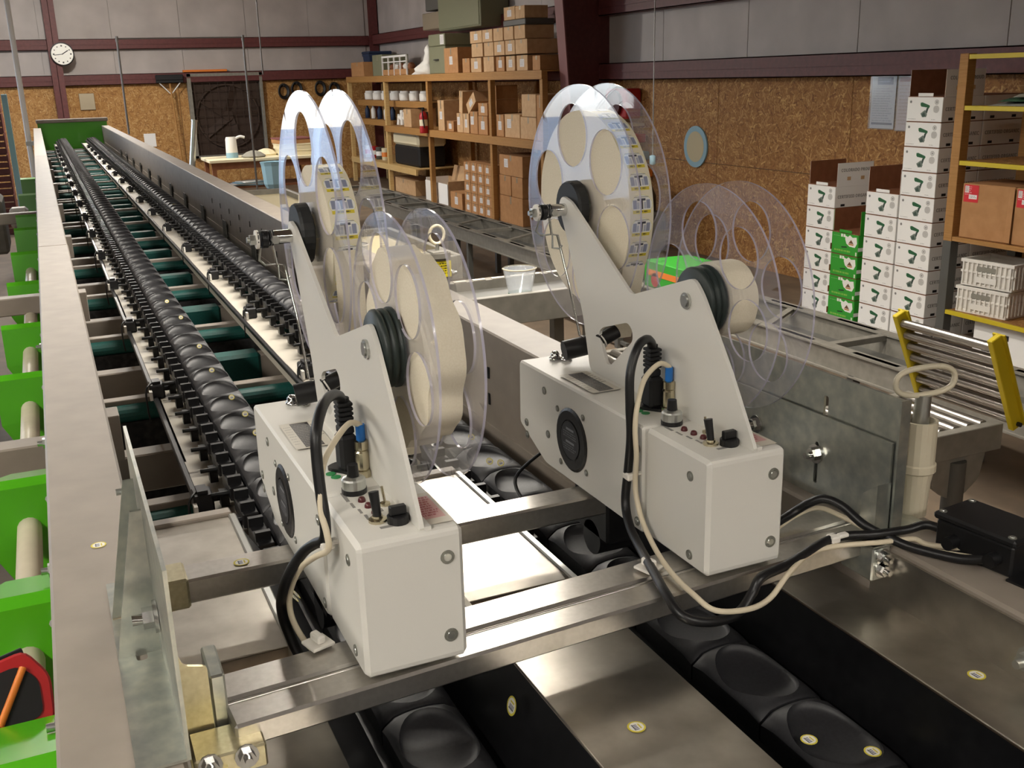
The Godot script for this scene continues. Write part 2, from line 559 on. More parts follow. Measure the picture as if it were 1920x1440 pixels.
func make_prints() -> void:
	rng.seed = 23
	# printed end of the white fruit carton: seal, swoosh emblem, grey disc
	var im := Image.create(192, 104, false, Image.FORMAT_RGB8)
	im.fill(H("f3f1ed"))
	disc_px(im, 18, 20, 0, 6, H("8f8d8a")); disc_px(im, 18, 20, 0, 2.5, H("6a6866"))
	poly_px(im, [Vector2(72, 24), Vector2(82, 22), Vector2(122, 34), Vector2(124, 40), Vector2(118, 48), Vector2(108, 43), Vector2(78, 40), Vector2(73, 34)], H("1f5a34"))
	poly_px(im, [Vector2(118, 46), Vector2(112, 66), Vector2(104, 78), Vector2(92, 74), Vector2(103, 60), Vector2(108, 45)], H("33433a"))
	poly_px(im, [Vector2(76, 70), Vector2(100, 54), Vector2(112, 74), Vector2(108, 84), Vector2(86, 86)], H("6f7a70"))
	poly_px(im, [Vector2(82, 74), Vector2(96, 64), Vector2(104, 80), Vector2(90, 84)], H("3c4f45"))
	disc_px(im, 160, 20, 7, 11, H("b8b5b0")); disc_px(im, 160, 20, 0, 5, H("9a9792"))
	disc_px(im, 160, 50, 0, 16, H("c6c3be"))
	print_lines(im, 147, 174, 40, 62, 5, 2, H("b0ada8"))
	print_lines(im, 8, 52, 94, 97, 4, 2, H("a4a19c")); print_lines(im, 138, 160, 94, 97, 4, 2, H("a4a19c"))
	printed("white_end", im, 0.7)
	# printed end of the green fruit carton
	im = Image.create(192, 104, false, Image.FORMAT_RGB8)
	im.fill(H("2f9a28"))
	poly_px(im, [Vector2(96, 8), Vector2(116, 14), Vector2(130, 4), Vector2(150, 14), Vector2(178, 10), Vector2(184, 40), Vector2(170, 62), Vector2(130, 60), Vector2(108, 48), Vector2(98, 28)], H("ece9e2"))
	im.fill_rect(Rect2i(66, 3, 14, 15), H("ece9e2")); im.fill_rect(Rect2i(84, 3, 14, 15), H("ece9e2")); im.fill_rect(Rect2i(176, 84, 10, 18), H("d8e0c8"))
	poly_px(im, [Vector2(124, 44), Vector2(140, 26), Vector2(158, 44)], H("6a4a2c"))
	poly_px(im, [Vector2(120, 47), Vector2(162, 47), Vector2(156, 52), Vector2(126, 52)], H("b8762c"))
	poly_px(im, [Vector2(72, 66), Vector2(110, 62), Vector2(114, 68), Vector2(74, 72)], H("1a3a18"))
	print_lines(im, 22, 176, 82, 92, 11, 9, H("8fb84a"))
	print_lines(im, 12, 72, 14, 17, 6, 2, H("86c07c"))
	printed("green_end", im, 0.7)
	# dark rating plate with lines of text
	im = Image.create(160, 96, false, Image.FORMAT_RGB8)
	im.fill(H("cfcabd"))
	im.fill_rect(Rect2i(44, 4, 82, 88), H("2e2b2a"))
	print_lines(im, 48, 122, 8, 88, 6, 2, H("8b857c"))
	print_lines(im, 8, 40, 14, 84, 9, 2, H("9a958a")); print_lines(im, 130, 156, 14, 60, 8, 3, H("6a665e"))
	printed("rating_plate", im, 0.4)
	im = Image.create(96, 96, false, Image.FORMAT_RGB8)
	im.fill(H("2a2b2f"))
	im.fill_rect(Rect2i(28, 18, 40, 6), H("85878c")); print_lines(im, 14, 84, 28, 46, 6, 3, H("6f7177")); im.fill_rect(Rect2i(26, 51, 44, 6), H("85878c")); print_lines(im, 14, 84, 61, 80, 6, 3, H("6a6c72"))
	printed("motor_label", im, 0.5)
	im = Image.create(64, 128, false, Image.FORMAT_RGB8)
	im.fill(H("cdc6b6"))
	im.fill_rect(Rect2i(4, 14, 52, 92), H("cf9c98"))
	print_lines(im, 6, 54, 18, 102, 9, 5, H("ac4a50"))
	printed("warning_red", im, 0.35)
	# one label on the carrier tape: pale oval, bars, yellow foot
	im = Image.create(64, 64, false, Image.FORMAT_RGB8)
	im.fill(H("ece4cc"))
	disc_px(im, 32, 30, 0, 27, H("ecebe4"))
	disc_px(im, 32, 30, 26, 27, H("e0d890"))
	for k in 2: im.fill_rect(Rect2i(11 + k * 33, 18, 9, 24), H("8d93aa"))
	for k in 2: im.fill_rect(Rect2i(21 + k * 17, 24, 5, 18), H("b4b8c6"))
	im.fill_rect(Rect2i(22, 14, 20, 6), H("3c3e48")); im.fill_rect(Rect2i(29, 16, 6, 27), H("2c2d33")); im.fill_rect(Rect2i(14, 9, 36, 2), H("9a9a90"))
	im.fill_rect(Rect2i(10, 46, 44, 9), H("dcc838")); print_lines(im, 18, 48, 48, 53, 7, 4, H("6a6028"))
	printed("label_tape", im, 0.45)
	# fruit sticker
	im = Image.create(48, 48, false, Image.FORMAT_RGB8)
	im.fill(H("e0d04a"))
	disc_px(im, 24, 24, 0, 19, H("efece2"))
	for k in 4: im.fill_rect(Rect2i(12 + k * 6, 15, 4, 12), H("7a7e92"))
	im.fill_rect(Rect2i(12, 14, 24, 3), H("50525e")); im.fill_rect(Rect2i(14, 31, 20, 4), H("d6c438"))
	printed("sticker_print", im, 0.5)
	# notices in plastic sleeves
	im = Image.create(96, 128, false, Image.FORMAT_RGB8)
	im.fill(H("d6d9e2"))
	im.fill_rect(Rect2i(22, 3, 62, 18), H("3c4f84")); print_lines(im, 26, 80, 6, 18, 6, 3, H("9fb0d8"))
	print_lines(im, 8, 86, 30, 112, 6, 2, H("9aa0ae"))
	im.fill_rect(Rect2i(6, 114, 84, 5), H("44506e"))
	printed("notice_a", im, 0.25)
	im = Image.create(64, 128, false, Image.FORMAT_RGB8)
	im.fill(H("d9c6c4"))
	im.fill_rect(Rect2i(6, 6, 52, 10), H("b86a66")); print_lines(im, 8, 56, 24, 118, 8, 2, H("b79c98"))
	printed("notice_b", im, 0.25)
	# red shipping label
	im = Image.create(64, 64, false, Image.FORMAT_RGB8)
	im.fill(H("d0242e"))
	print_lines(im, 4, 34, 6, 40, 7, 3, H("e8b0b0"))
	im.fill_rect(Rect2i(22, 36, 36, 16), H("efe9e6")); print_lines(im, 25, 55, 40, 50, 5, 2, H("8a8480"))
	im.fill_rect(Rect2i(3, 4, 18, 26), H("e8d8d6")); print_lines(im, 5, 20, 7, 28, 4, 2, H("a09490"))
	printed("ship_label", im, 0.5)
	im = Image.create(32, 32, false, Image.FORMAT_RGB8)
	im.fill(H("dcd8d6"))
	print_lines(im, 3, 30, 5, 28, 5, 2, H("a7a3a4"))
	printed("carton_label", im, 0.6)
	# warning tag, yellow
	im = Image.create(64, 40, false, Image.FORMAT_RGB8)
	im.fill(H("dccb1e"))
	print_lines(im, 6, 58, 5, 36, 6, 3, H("4a4418"))
	printed("yellow_tag", im, 0.5)
	# clock face
	im = Image.create(128, 128, false, Image.FORMAT_RGB8)
	im.fill(H("efeee6"))
	for k in 12:
		var d := Vector2(sin(TAU * k / 12), -cos(TAU * k / 12))
		disc_px(im, 64 + d.x * 50, 64 + d.y * 50, 0, 3.5 if k % 3 else 5.0, H("3a3a3a"))
	printed("clock_face", im, 0.3)

# ---------------------------------------------------------------- room
const XR := 8.0
const XL := -9.0
const ZB := -26.0
const ZF := 6.0
const YC := 6.0

func panels_on(parent: Node, called: String, back: bool, a0: float, a1: float, y0: float, y1: float, step: float, thick: float, key: String, alt: String) -> void:
	# sheets fixed side by side on the inner face of the back (along x) or right (along z) wall
	var meshes := {}
	var a := a0
	var i := 0
	while a < a1 - 0.01:
		var b := minf(a + step, a1)
		var w := b - a - 0.006
		var id := "%.3f" % w
		if not meshes.has(id):
			var s := S()
			if back: bx(s, -w / 2, w / 2, y0, y1, 0, thick, 0.003)
			else: bx(s, -thick, 0, y0, y1, -w / 2, w / 2, 0.003)
			meshes[id] = mesh_of(s)
		var o := part(parent, called, meshes[id], mats[key] if i % 3 else mats[alt])
		o.position = V((a + b) / 2, 0, ZB) if back else V(XR, 0, (a + b) / 2)
		a = b
		i += 1

func girt(parent: Node, back: bool, a0: float, a1: float, y: float, h: float, d: float) -> void:
	# C-section rail with lips
	var s := S()
	if back:
		bx(s, a0, a1, y, y + h, ZB + d - 0.006, ZB + d)
		bx(s, a0, a1, y, y + 0.012, ZB, ZB + d); bx(s, a0, a1, y + h - 0.012, y + h, ZB, ZB + d)
		bx(s, a0, a1, y + h * 0.45, y + h * 0.55, ZB + d, ZB + d + 0.012)
	else:
		bx(s, XR - d, XR - d + 0.006, y, y + h, a0, a1)
		bx(s, XR - d, XR, y, y + 0.012, a0, a1); bx(s, XR - d, XR, y + h - 0.012, y + h, a0, a1)
		bx(s, XR - d - 0.012, XR - d, y + h * 0.45, y + h * 0.55, a0, a1)
	part(parent, "girt", s, mats.red_steel)

func build_room() -> void:
	struct("floor", BX(XL - 0.2, XR + 0.2, -0.2, 0, ZB - 0.2, ZF + 0.2), mats.concrete)
	struct("ceiling", BX(XL - 0.2, XR + 0.2, YC, YC + 0.2, ZB - 0.2, ZF + 0.2), mats.liner)
	var s := S()
	# back wall with a large open roller door left of the view
	bx(s, XL - 0.2, -8.3, 0, YC, ZB - 0.2, ZB); bx(s, -4.4, XR + 0.2, 0, YC, ZB - 0.2, ZB); bx(s, -8.3, -4.4, 4.0, YC, ZB - 0.2, ZB)
	var wb := struct("wall_back", s, mats.liner)
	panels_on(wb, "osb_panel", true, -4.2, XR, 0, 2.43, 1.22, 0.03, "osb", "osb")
	panels_on(wb, "liner_panel", true, -4.2, XR - 0.3, 2.66, 3.20, 1.5, 0.02, "liner", "liner")
	panels_on(wb, "liner_panel", true, -4.2, XR - 0.3, 3.41, YC, 1.5, 0.02, "liner", "liner")
	girt(wb, true, -4.2, XR - 0.25, 3.19, 0.23, 0.16)
	girt(wb, true, -4.2, XR - 0.25, 2.43, 0.23, 0.16)
	s = S()
	bx(s, 0.44, 0.68, 0, YC, ZB + 0.17, ZB + 0.19); bx(s, 0.555, 0.565, 0, YC, ZB, ZB + 0.45); bx(s, 0.44, 0.68, 0, YC, ZB + 0.43, ZB + 0.45)
	part(wb, "column", s, mats.red_steel)
	s = S()
	bx(s, XR - 0.28, XR - 0.05, 0, YC, ZB + 0.28, ZB + 0.30); bx(s, XR - 0.17, XR - 0.16, 0, YC, ZB, ZB + 0.3)
	part(wb, "column", s, mats.red_steel)
	s = S()
	bx(s, XR, XR + 0.2, 0, YC, ZB - 0.2, ZF + 0.2)
	var wr := struct("wall_right", s, mats.liner)
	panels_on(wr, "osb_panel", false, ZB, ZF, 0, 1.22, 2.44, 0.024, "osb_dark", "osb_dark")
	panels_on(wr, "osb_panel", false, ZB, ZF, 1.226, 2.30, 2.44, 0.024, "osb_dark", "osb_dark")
	panels_on(wr, "liner_panel", false, ZB, ZF, 2.53, 3.2, 1.9, 0.02, "liner", "liner")
	panels_on(wr, "liner_panel", false, ZB, ZF, 3.43, YC, 1.9, 0.02, "liner", "liner")
	girt(wr, false, ZB + 0.3, ZF, 2.29, 0.24, 0.2)
	girt(wr, false, ZB + 0.3, ZF, 3.2, 0.24, 0.2)
	# tapered rigid-frame column standing proud of the right wall
	for z in [-14.2, 3.0]:
		s = S()
		var b0 := XR - 0.62; var b1 := XR - 1.05
		quad(s, V(XR, 0, z), V(b0, 0, z), V(b1, YC, z), V(XR, YC, z)); quad(s, V(b0, 0, z - 0.012), V(XR, 0, z - 0.012), V(XR, YC, z - 0.012), V(b1, YC, z - 0.012))
		part(wr, "column_web", s, mats.red_steel)
		s = S()
		for e in [[-0.13, 0.13]]:
			var z0: float = z + e[0]; var z1: float = z + e[1]
			quad(s, V(b0, 0, z0), V(b0, 0, z1), V(b1, YC, z1), V(b1, YC, z0))
			quad(s, V(b0 + 0.02, 0, z1), V(b0 + 0.02, 0, z0), V(b1 + 0.02, YC, z0), V(b1 + 0.02, YC, z1))
			quad(s, V(b0, 0, z1), V(b0 + 0.02, 0, z1), V(b1 + 0.02, YC, z1), V(b1, YC, z1))
		part(wr, "column_flange", s, mats.red_flange)
	s = S()
	# left wall with a second open door near the back corner
	bx(s, XL - 0.2, XL, 0, YC, ZB - 0.2, -24.6); bx(s, XL - 0.2, XL, 0, YC, -18.0, ZF + 0.2); bx(s, XL - 0.2, XL, 4.0, YC, -24.6, -18.0)
	struct("wall_left", s, mats.liner)
	struct("wall_front", BX(XL - 0.2, XR + 0.2, 0, YC, ZF, ZF + 0.2), mats.liner)
	s = S()
	bx(s, -30, 10, -0.4, -0.2, -60, ZB - 0.2); bx(s, -40, XL - 0.2, -0.4, -0.2, ZB - 0.2, 6)
	struct("ground_outside", s, mats.concrete)

func strip_light(at: Vector3, along_x: bool, length: float, energy: float, label: String, bare := 0.0) -> void:
	var t := thing("strip_light", label, "lamp", at, 0.0 if along_x else PI / 2, "twin-tube strip lights under the roof")
	var s := S()
	bx(s, -length / 2, length / 2, 0.03, 0.10, -0.09, 0.09, 0.01)
	part(t, "housing", s, mats.white_paint)
	if bare <= 0.0:
		s = S()
		for sg in [-1.0, 1.0]:
			bx(s, -length / 2 - 0.02, length / 2 + 0.02, -0.085, 0.035, sg * 0.135 - 0.003, sg * 0.135 + 0.003)
			bx(s, sg * (length / 2 + 0.02) - 0.003, sg * (length / 2 + 0.02) + 0.003, -0.085, 0.035, -0.135, 0.135)
		bx(s, -length / 2 - 0.02, length / 2 + 0.02, 0.030, 0.036, -0.135, 0.135)
		part(t, "reflector", s, mats.white_paint)
	for z in [-0.055, 0.055]:
		part(t, "lamp_tube", CY(V(-length / 2 + 0.03, 0, z), V(length / 2 - 0.03, 0, z), 0.019, 10), mats.lamp_tube)
	for x in [-length * 0.35, length * 0.35]:
		part(t, "hanger", CY(V(x, 0.10, 0), V(x, YC - at.y, 0), 0.006, 6), mats.zinc)
	var a := AreaLight3D.new()
	a.name = "light"
	a.area_size = Vector2(length, 0.2)
	a.light_energy = energy
	a.light_color = Color(1.0, 0.975, 0.935)
	a.light_specular = 1.0
	a.shadow_enabled = true
	a.area_range = 40.0
	t.add_child(a)
	a.position = V(0, -0.03, 0)
	a.rotation = V(-PI / 2, 0, 0)
	if bare > 0.0:
		var o := OmniLight3D.new()
		o.name = "tube_glow"
		o.light_energy = bare
		o.light_color = a.light_color
		o.light_size = 0.15
		o.omni_range = 40.0
		o.omni_attenuation = 2.0
		o.shadow_enabled = true
		t.add_child(o)
		o.position = V(0, -0.18, 0)

# ---------------------------------------------------------------- the sorter
const ZEND := -18.9
const LANES := [0.349, 0.793]

func rail_profile(s: SurfaceTool, x0: float, x1: float, z0: float, z1: float) -> void:
	# folded sheet channel, open underneath, with a rounded top
	bx(s, x0, x1, RT - 0.05, RT, z0, z1, 0.004)
	bx(s, x0 + 0.001, x0 + 0.005, 1.526, RT - 0.046, z0, z1)
	bx(s, x1 - 0.005, x1 - 0.001, 1.526, RT - 0.046, z0, z1)
	bx(s, x0 + 0.005, x1 - 0.005, 1.526, 1.53, z0, z1)

func bolt(parent: Node, at: Vector3, dir: Vector3, r := 0.009, m := "zinc") -> void:
	var s := S()
	cyl(s, at, at + dir * r * 0.35, r * 1.5, 12)
	hexnut(s, at + dir * r * 0.35, at + dir * r * 1.3, r)
	cyl(s, at + dir * r * 1.3, at + dir * r * 2.2, r * 0.5, 8)
	part(parent, "bolt", s, mats[m])

func build_sorter() -> void:
	var t := thing("fruit_sorter", "long two-lane fruit sorter frame with beige side rails running to back wall", "sorter", V(0.45, 0, -9))
	var off := V(-0.45, 0, 9)
	var put := func(called: String, s, m: Material) -> MeshInstance3D:
		var o := part(t, called, s, m)
		o.position = off
		return o
	var s := S()
	rail_profile(s, -0.07, 0.045, -4.62, 0.6)
	put.call("side_rail", s, mats.rail_paint)
	s = S()
	rail_profile(s, -0.07, 0.043, -11.0, -4.625)
	put.call("side_rail", s, mats.rail_paint)
	s = S()
	rail_profile(s, -0.07, 0.043, ZEND, -11.005)
	put.call("side_rail", s, mats.rail_paint)
	for zr in [[-4.62, 0.6], [-11.0, -4.625], [ZEND, -11.005]]:
		s = S()
		rail_profile(s, 0.968, 1.079, zr[0], zr[1])
		put.call("side_rail", s, mats.rail_paint)
	# slots punched in the inner face of the right rail
	for k in 16:
		for j in 2:
			put.call("slot", BX(0.9645, 0.9672, 1.655 - j * 0.07, 1.685 - j * 0.07, -2.02 - k * 0.33 - 0.004, -2.02 - k * 0.33 + 0.004), mats.black_matt)
	# end plate
	var e: MeshInstance3D = put.call("end_plate", BX(0.0, 1.06, 1.30, 1.86, ZEND - 0.03, ZEND), mats.lime)
	e.set_meta("label", "lime green plate closing the far end")
	put.call("end_cap", BX(-0.02, 1.08, 1.85, 1.91, ZEND - 0.06, ZEND + 0.04, 0.01), mats.rail_paint)
	# legs
	for z in [-17.5, -13.5, -9.5, -5.5, -1.9]:
		for x in [-0.012, 1.023]:
			s = S()
			bx(s, x - 0.04, x + 0.04, 0.01, 1.526, z - 0.04, z + 0.04, 0.004); bx(s, x - 0.08, x + 0.08, 0, 0.012, z - 0.08, z + 0.08)
			put.call("leg", s, mats.rail_paint)
	# cross members, padded lips and flaps of each drop
	var sb := S()
	bx(sb, 0.049, 0.964, 1.315, 1.425, -0.035, 0.035, 0.004)
	var beam := mesh_of(sb)
	var pa := S()
	bx(pa, 0.43, 0.64, 1.325, 1.435, -0.050, 0.045, 0.012)
	var pad_a := mesh_of(pa)
	var pb := S()
	bx(pb, 0.86, 0.962, 1.325, 1.435, -0.050, 0.045, 0.012)
	var pad_b := mesh_of(pb)
	var st := S()
	bx(st, 0.046, 0.966, 1.43, 1.45, -0.022, 0.022, 0.002)
	var strip := mesh_of(st)
	var lp := PackedVector2Array()
	for k in 9:
		var a := PI * k / 8 - PI / 2
		lp.append(Vector2(cos(a) * 0.035, sin(a) * 0.028))
	lp.append(Vector2(-0.03, 0.028)); lp.append(Vector2(-0.03, -0.028))
	var sl := S()
	plate(sl, lp, [], -0.966, -0.046, side_xf(0.0))
	var lip := mesh_of(sl)
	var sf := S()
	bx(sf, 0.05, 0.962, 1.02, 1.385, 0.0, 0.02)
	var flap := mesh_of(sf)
	var z := -2.0
	var i := 0
	while z > ZEND + 0.5:
		var zs := -2.43 - i * 0.93
		if zs < ZEND + 0.3: break
		var o: MeshInstance3D = put.call("strip", strip, mats.rail_paint)
		o.position += V(0, 0, zs)
		o = put.call("drop_lip", lip, mats.teal)
		o.position += V(0, 1.407, zs + 0.03)
		o = put.call("flap", flap, mats.dusty_pit_shade)  # lower curtain: pit shade put into its colour, plus dust
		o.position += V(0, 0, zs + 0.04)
		o = put.call("cross_beam", beam, mats.rail_paint)
		o.position += V(0, 0, zs - 0.46)
		for pm in [pad_a, pad_b]:
			o = put.call("drop_pad", pm, mats.teal)
			o.position += V(0, 0, zs - 0.46)
		z = zs
		i += 1
	# hopper floor and side sheets, unseen, added to shut light out below the drops
	put.call("added_hopper_floor", BX(0.05, 0.96, 1.0, 1.02, ZEND + 0.1, -1.6), mats.rail_paint)
	for x in [0.0465, 0.9665]:
		put.call("added_side_sheet", BX(x - 0.0015, x + 0.0015, 1.0, 1.53, ZEND + 0.1, -1.6), mats.rail_paint)
	# small hanger plates on the rails
	for k in 14:
		var zz := -2.75 - k * 0.93
		s = S()
		bx(s, 0.952, 0.957, 1.50, 1.60, zz - 0.06, zz + 0.06); bx(s, 0.957, 0.966, 1.53, 1.57, zz - 0.02, zz + 0.02)
		put.call("deflector", s, mats.grey_plate)
		if k % 2 == 0:
			put.call("hanger_plate", BX(0.05, 0.088, 1.45, 1.575, zz - 0.10, zz - 0.01, 0.002), mats.rail_paint)
	# stainless pans round the label heads, far set and near set
	for xr in [[0.046, 0.206], [0.446, 0.614], [0.86, 0.966]]:
		s = S()
		bx(s, xr[0], xr[1], PAN_Y - 0.003, PAN_Y, -1.66, -1.20, 0.001)
		bx(s, xr[0], xr[1], PAN_Y - 0.045, PAN_Y - 0.003, -1.203, -1.20)
		put.call("pan", s, mats.stainless)
		s = S()
		bx(s, xr[0], xr[1], PAN_Y - 0.003, PAN_Y, -1.145, 0.6, 0.001)
		bx(s, xr[0], xr[1], PAN_Y - 0.045, PAN_Y - 0.003, -1.145, -1.142)
		put.call("pan", s, mats.stainless)
		put.call("pan_edge", BX(xr[0], xr[1], PAN_Y - 0.02, PAN_Y + 0.006, -1.685, -1.66, 0.002), mats.rail_paint)
	for xr in [0.206, 0.446, 0.614, 0.86]:
		put.call("pan_edge", BX(xr - 0.006, xr + 0.006, PAN_Y - 0.03, PAN_Y + 0.004, -1.66, -1.146, 0.002), mats.zinc)
	# inner stainless skirt of the right rail
	put.call("skirt", BX(0.9635, 0.9675, PAN_Y - 0.002, RT - 0.008, -0.98, 0.6), mats.stainless)
	# black troughs the cups run through
	for L in [[0.206, 0.285, 0.415, 0.446], [0.614, 0.73, 0.855, 0.86]]:
		s = S()
		var p := [Vector2(L[0], PAN_Y - 0.004), Vector2(L[1], 1.565), Vector2(L[2], 1.565), Vector2(L[3], PAN_Y - 0.004)]
		for k in 3:
			var a: Vector2 = p[k]; var b: Vector2 = p[k + 1]
			quad(s, V(a.x, a.y, 0.6), V(b.x, b.y, 0.6), V(b.x, b.y, -1.66), V(a.x, a.y, -1.66))
			quad(s, V(b.x, b.y - 0.006, 0.6), V(a.x, a.y - 0.006, 0.6), V(a.x, a.y - 0.006, -1.66), V(b.x, b.y - 0.006, -1.66))
		put.call("trough", s, mats.black_sheet)
	for b in [V(0.9625, 1.735, -0.72), V(0.9625, 1.735, -0.35)]:
		bolt(t, b + off, V(-1, 0, 0), 0.011)
	for b in [V(-0.0715, 1.66, -2.35), V(-0.0715, 1.66, -3.3), V(-0.0715, 1.64, -1.72), V(-0.0715, 1.62, -1.28)]:
		bolt(t, b + off, V(-1, 0, 0), 0.012, "zinc")

func cup_mesh() -> Mesh:
	# arched saddle with an oval bowl scooped out of it; the bowl meets the saddle in a crisp rim
	var s := S()
	var n := 32
	var w := 0.052; var l := 0.0758
	var arch := func(u: float, v: float) -> float: return -0.009 * u * u - 0.010 * pow(absf(u), 8) - 0.005 * pow(absf(v), 14)
	var rings := [0.0, 0.3, 0.55, 0.75, 0.9, 0.97, 1.0]
	var pt := func(r: float, i: int) -> Vector3:
		var a := TAU * i / n
		var u := cos(a) * r * 0.92; var v := sin(a) * r * 0.90
		return V(u * w, arch.call(u, v) - 0.022 * sqrt(maxf(0.0, 1.0 - r * r)), v * l)
	s.set_smooth_group(0)
	for k in rings.size() - 1:
		for i in n:
			if k == 0: tri(s, pt.call(0.0, 0), pt.call(rings[1], i + 1), pt.call(rings[1], i))
			else: quad(s, pt.call(rings[k], i), pt.call(rings[k], i + 1), pt.call(rings[k + 1], i + 1), pt.call(rings[k + 1], i))
	s.set_smooth_group(1)
	var edge := func(i: int, f: float) -> Vector3:
		var a := TAU * i / n
		var c := cos(a); var d := sin(a)
		var m := 1.0 / maxf(absf(c), absf(d))
		var u: float = lerpf(c * 0.92, c * m, f); var v: float = lerpf(d * 0.90, d * m, f)
		return V(u * w, arch.call(u, v), v * l)
	for f in [[0.0, 0.5], [0.5, 0.85], [0.85, 1.0]]:
		for i in n: quad(s, edge.call(i, f[0]), edge.call(i + 1, f[0]), edge.call(i + 1, f[1]), edge.call(i, f[1]))
	s.set_smooth_group(-1)
	for i in n:
		var a: Vector3 = edge.call(i, 1.0); var b: Vector3 = edge.call(i + 1, 1.0)
		quad(s, a, b, V(b.x, -0.05, b.z), V(a.x, -0.05, a.z))
	return mesh_of(s)

func carrier_mesh() -> Mesh:
	# tipping lever block beside each cup: base, two cheeks, pivot pin, tail
	var s := S()
	bx(s, -0.088, -0.056, -0.060, -0.030, -0.052, 0.052, 0.002)
	bx(s, -0.088, -0.060, -0.030, -0.012, -0.048, -0.036)
	bx(s, -0.088, -0.060, -0.030, -0.012, 0.024, 0.036)
	cyl(s, V(-0.125, -0.048, 0.03), V(-0.085, -0.048, 0.03), 0.005, 6)
	bx(s, -0.104, -0.086, -0.085, -0.052, -0.012, 0.016)
	return mesh_of(s)

func build_lanes() -> void:
	var cup := cup_mesh(); var carrier := carrier_mesh()
	var labels := ["chain of black fruit cups running beside the left rail", "chain of black fruit cups running beside the right rail"]
	for li in 2:
		var x: float = LANES[li]
		var t := thing("cup_conveyor", labels[li], "conveyor", V(x, CUP_Y, -9), 0.0, "cup lanes of the sorter")
		var n := 123
		for k in n:
			var z := 0.35 - k * 0.1557 + li * 0.05
			if z < ZEND + 0.25: break
			var c := part(t, "cup", cup, mats.cup_black)
			c.position = V(0, 0, z + 9)
			if z < -1.62:
				var a := part(c, "lever", carrier, mats.black)
				a.position = Vector3.ZERO
		part(t, "chain_bed", BX(-0.04, 0.04, -0.055, -0.05, ZEND + 9.1, 9.5), mats.black_matt)
		var zr := -1.70 + 9.0
		var gx := -0.140 if li == 0 else -0.170
		var s := S()
		bx(s, gx, -0.075, -0.098, -0.092, ZEND + 9.2, zr); bx(s, gx, gx + 0.006, -0.14, -0.092, ZEND + 9.2, zr); bx(s, -0.078, -0.072, -0.14, -0.092, ZEND + 9.2, zr)
		part(t, "guide_rail", s, mats.guide_grey)
		part(t, "edge_bar", BX(gx - 0.013, gx, -0.10, -0.084, ZEND + 9.2, zr, 0.002), mats.dark_metal)
		s = S()
		bx(s, 0.052, 0.062, -0.10, -0.05, ZEND + 9.2, zr)
		part(t, "side_guide", s, mats.black_matt)
		# tipper solenoids along the guide rail
		for k in 17:
			var z := -2.15 - k * 0.93 + 9.0
			s = S()
			bx(s, -0.160, -0.118, -0.092, -0.050, z - 0.03, z + 0.03, 0.004)
			bx(s, -0.150, -0.128, -0.050, -0.042, z - 0.02, z + 0.02)
			cyl(s, V(-0.118, -0.07, z), V(-0.098, -0.07, z), 0.008, 8)
			var so := part(t, "solenoid", s, mats.dark_metal)
			part(so, "clip", BX(-0.163, -0.155, -0.088, -0.062, z + 0.03, z + 0.055), mats.white_plastic)
			part(so, "wire", TU([V(-0.15, -0.05, z), V(-0.17, -0.06, z + 0.03), V(-0.172, -0.12, z + 0.04), V(-0.168, -0.16, z + 0.02)], 0.003, 5), mats.black)

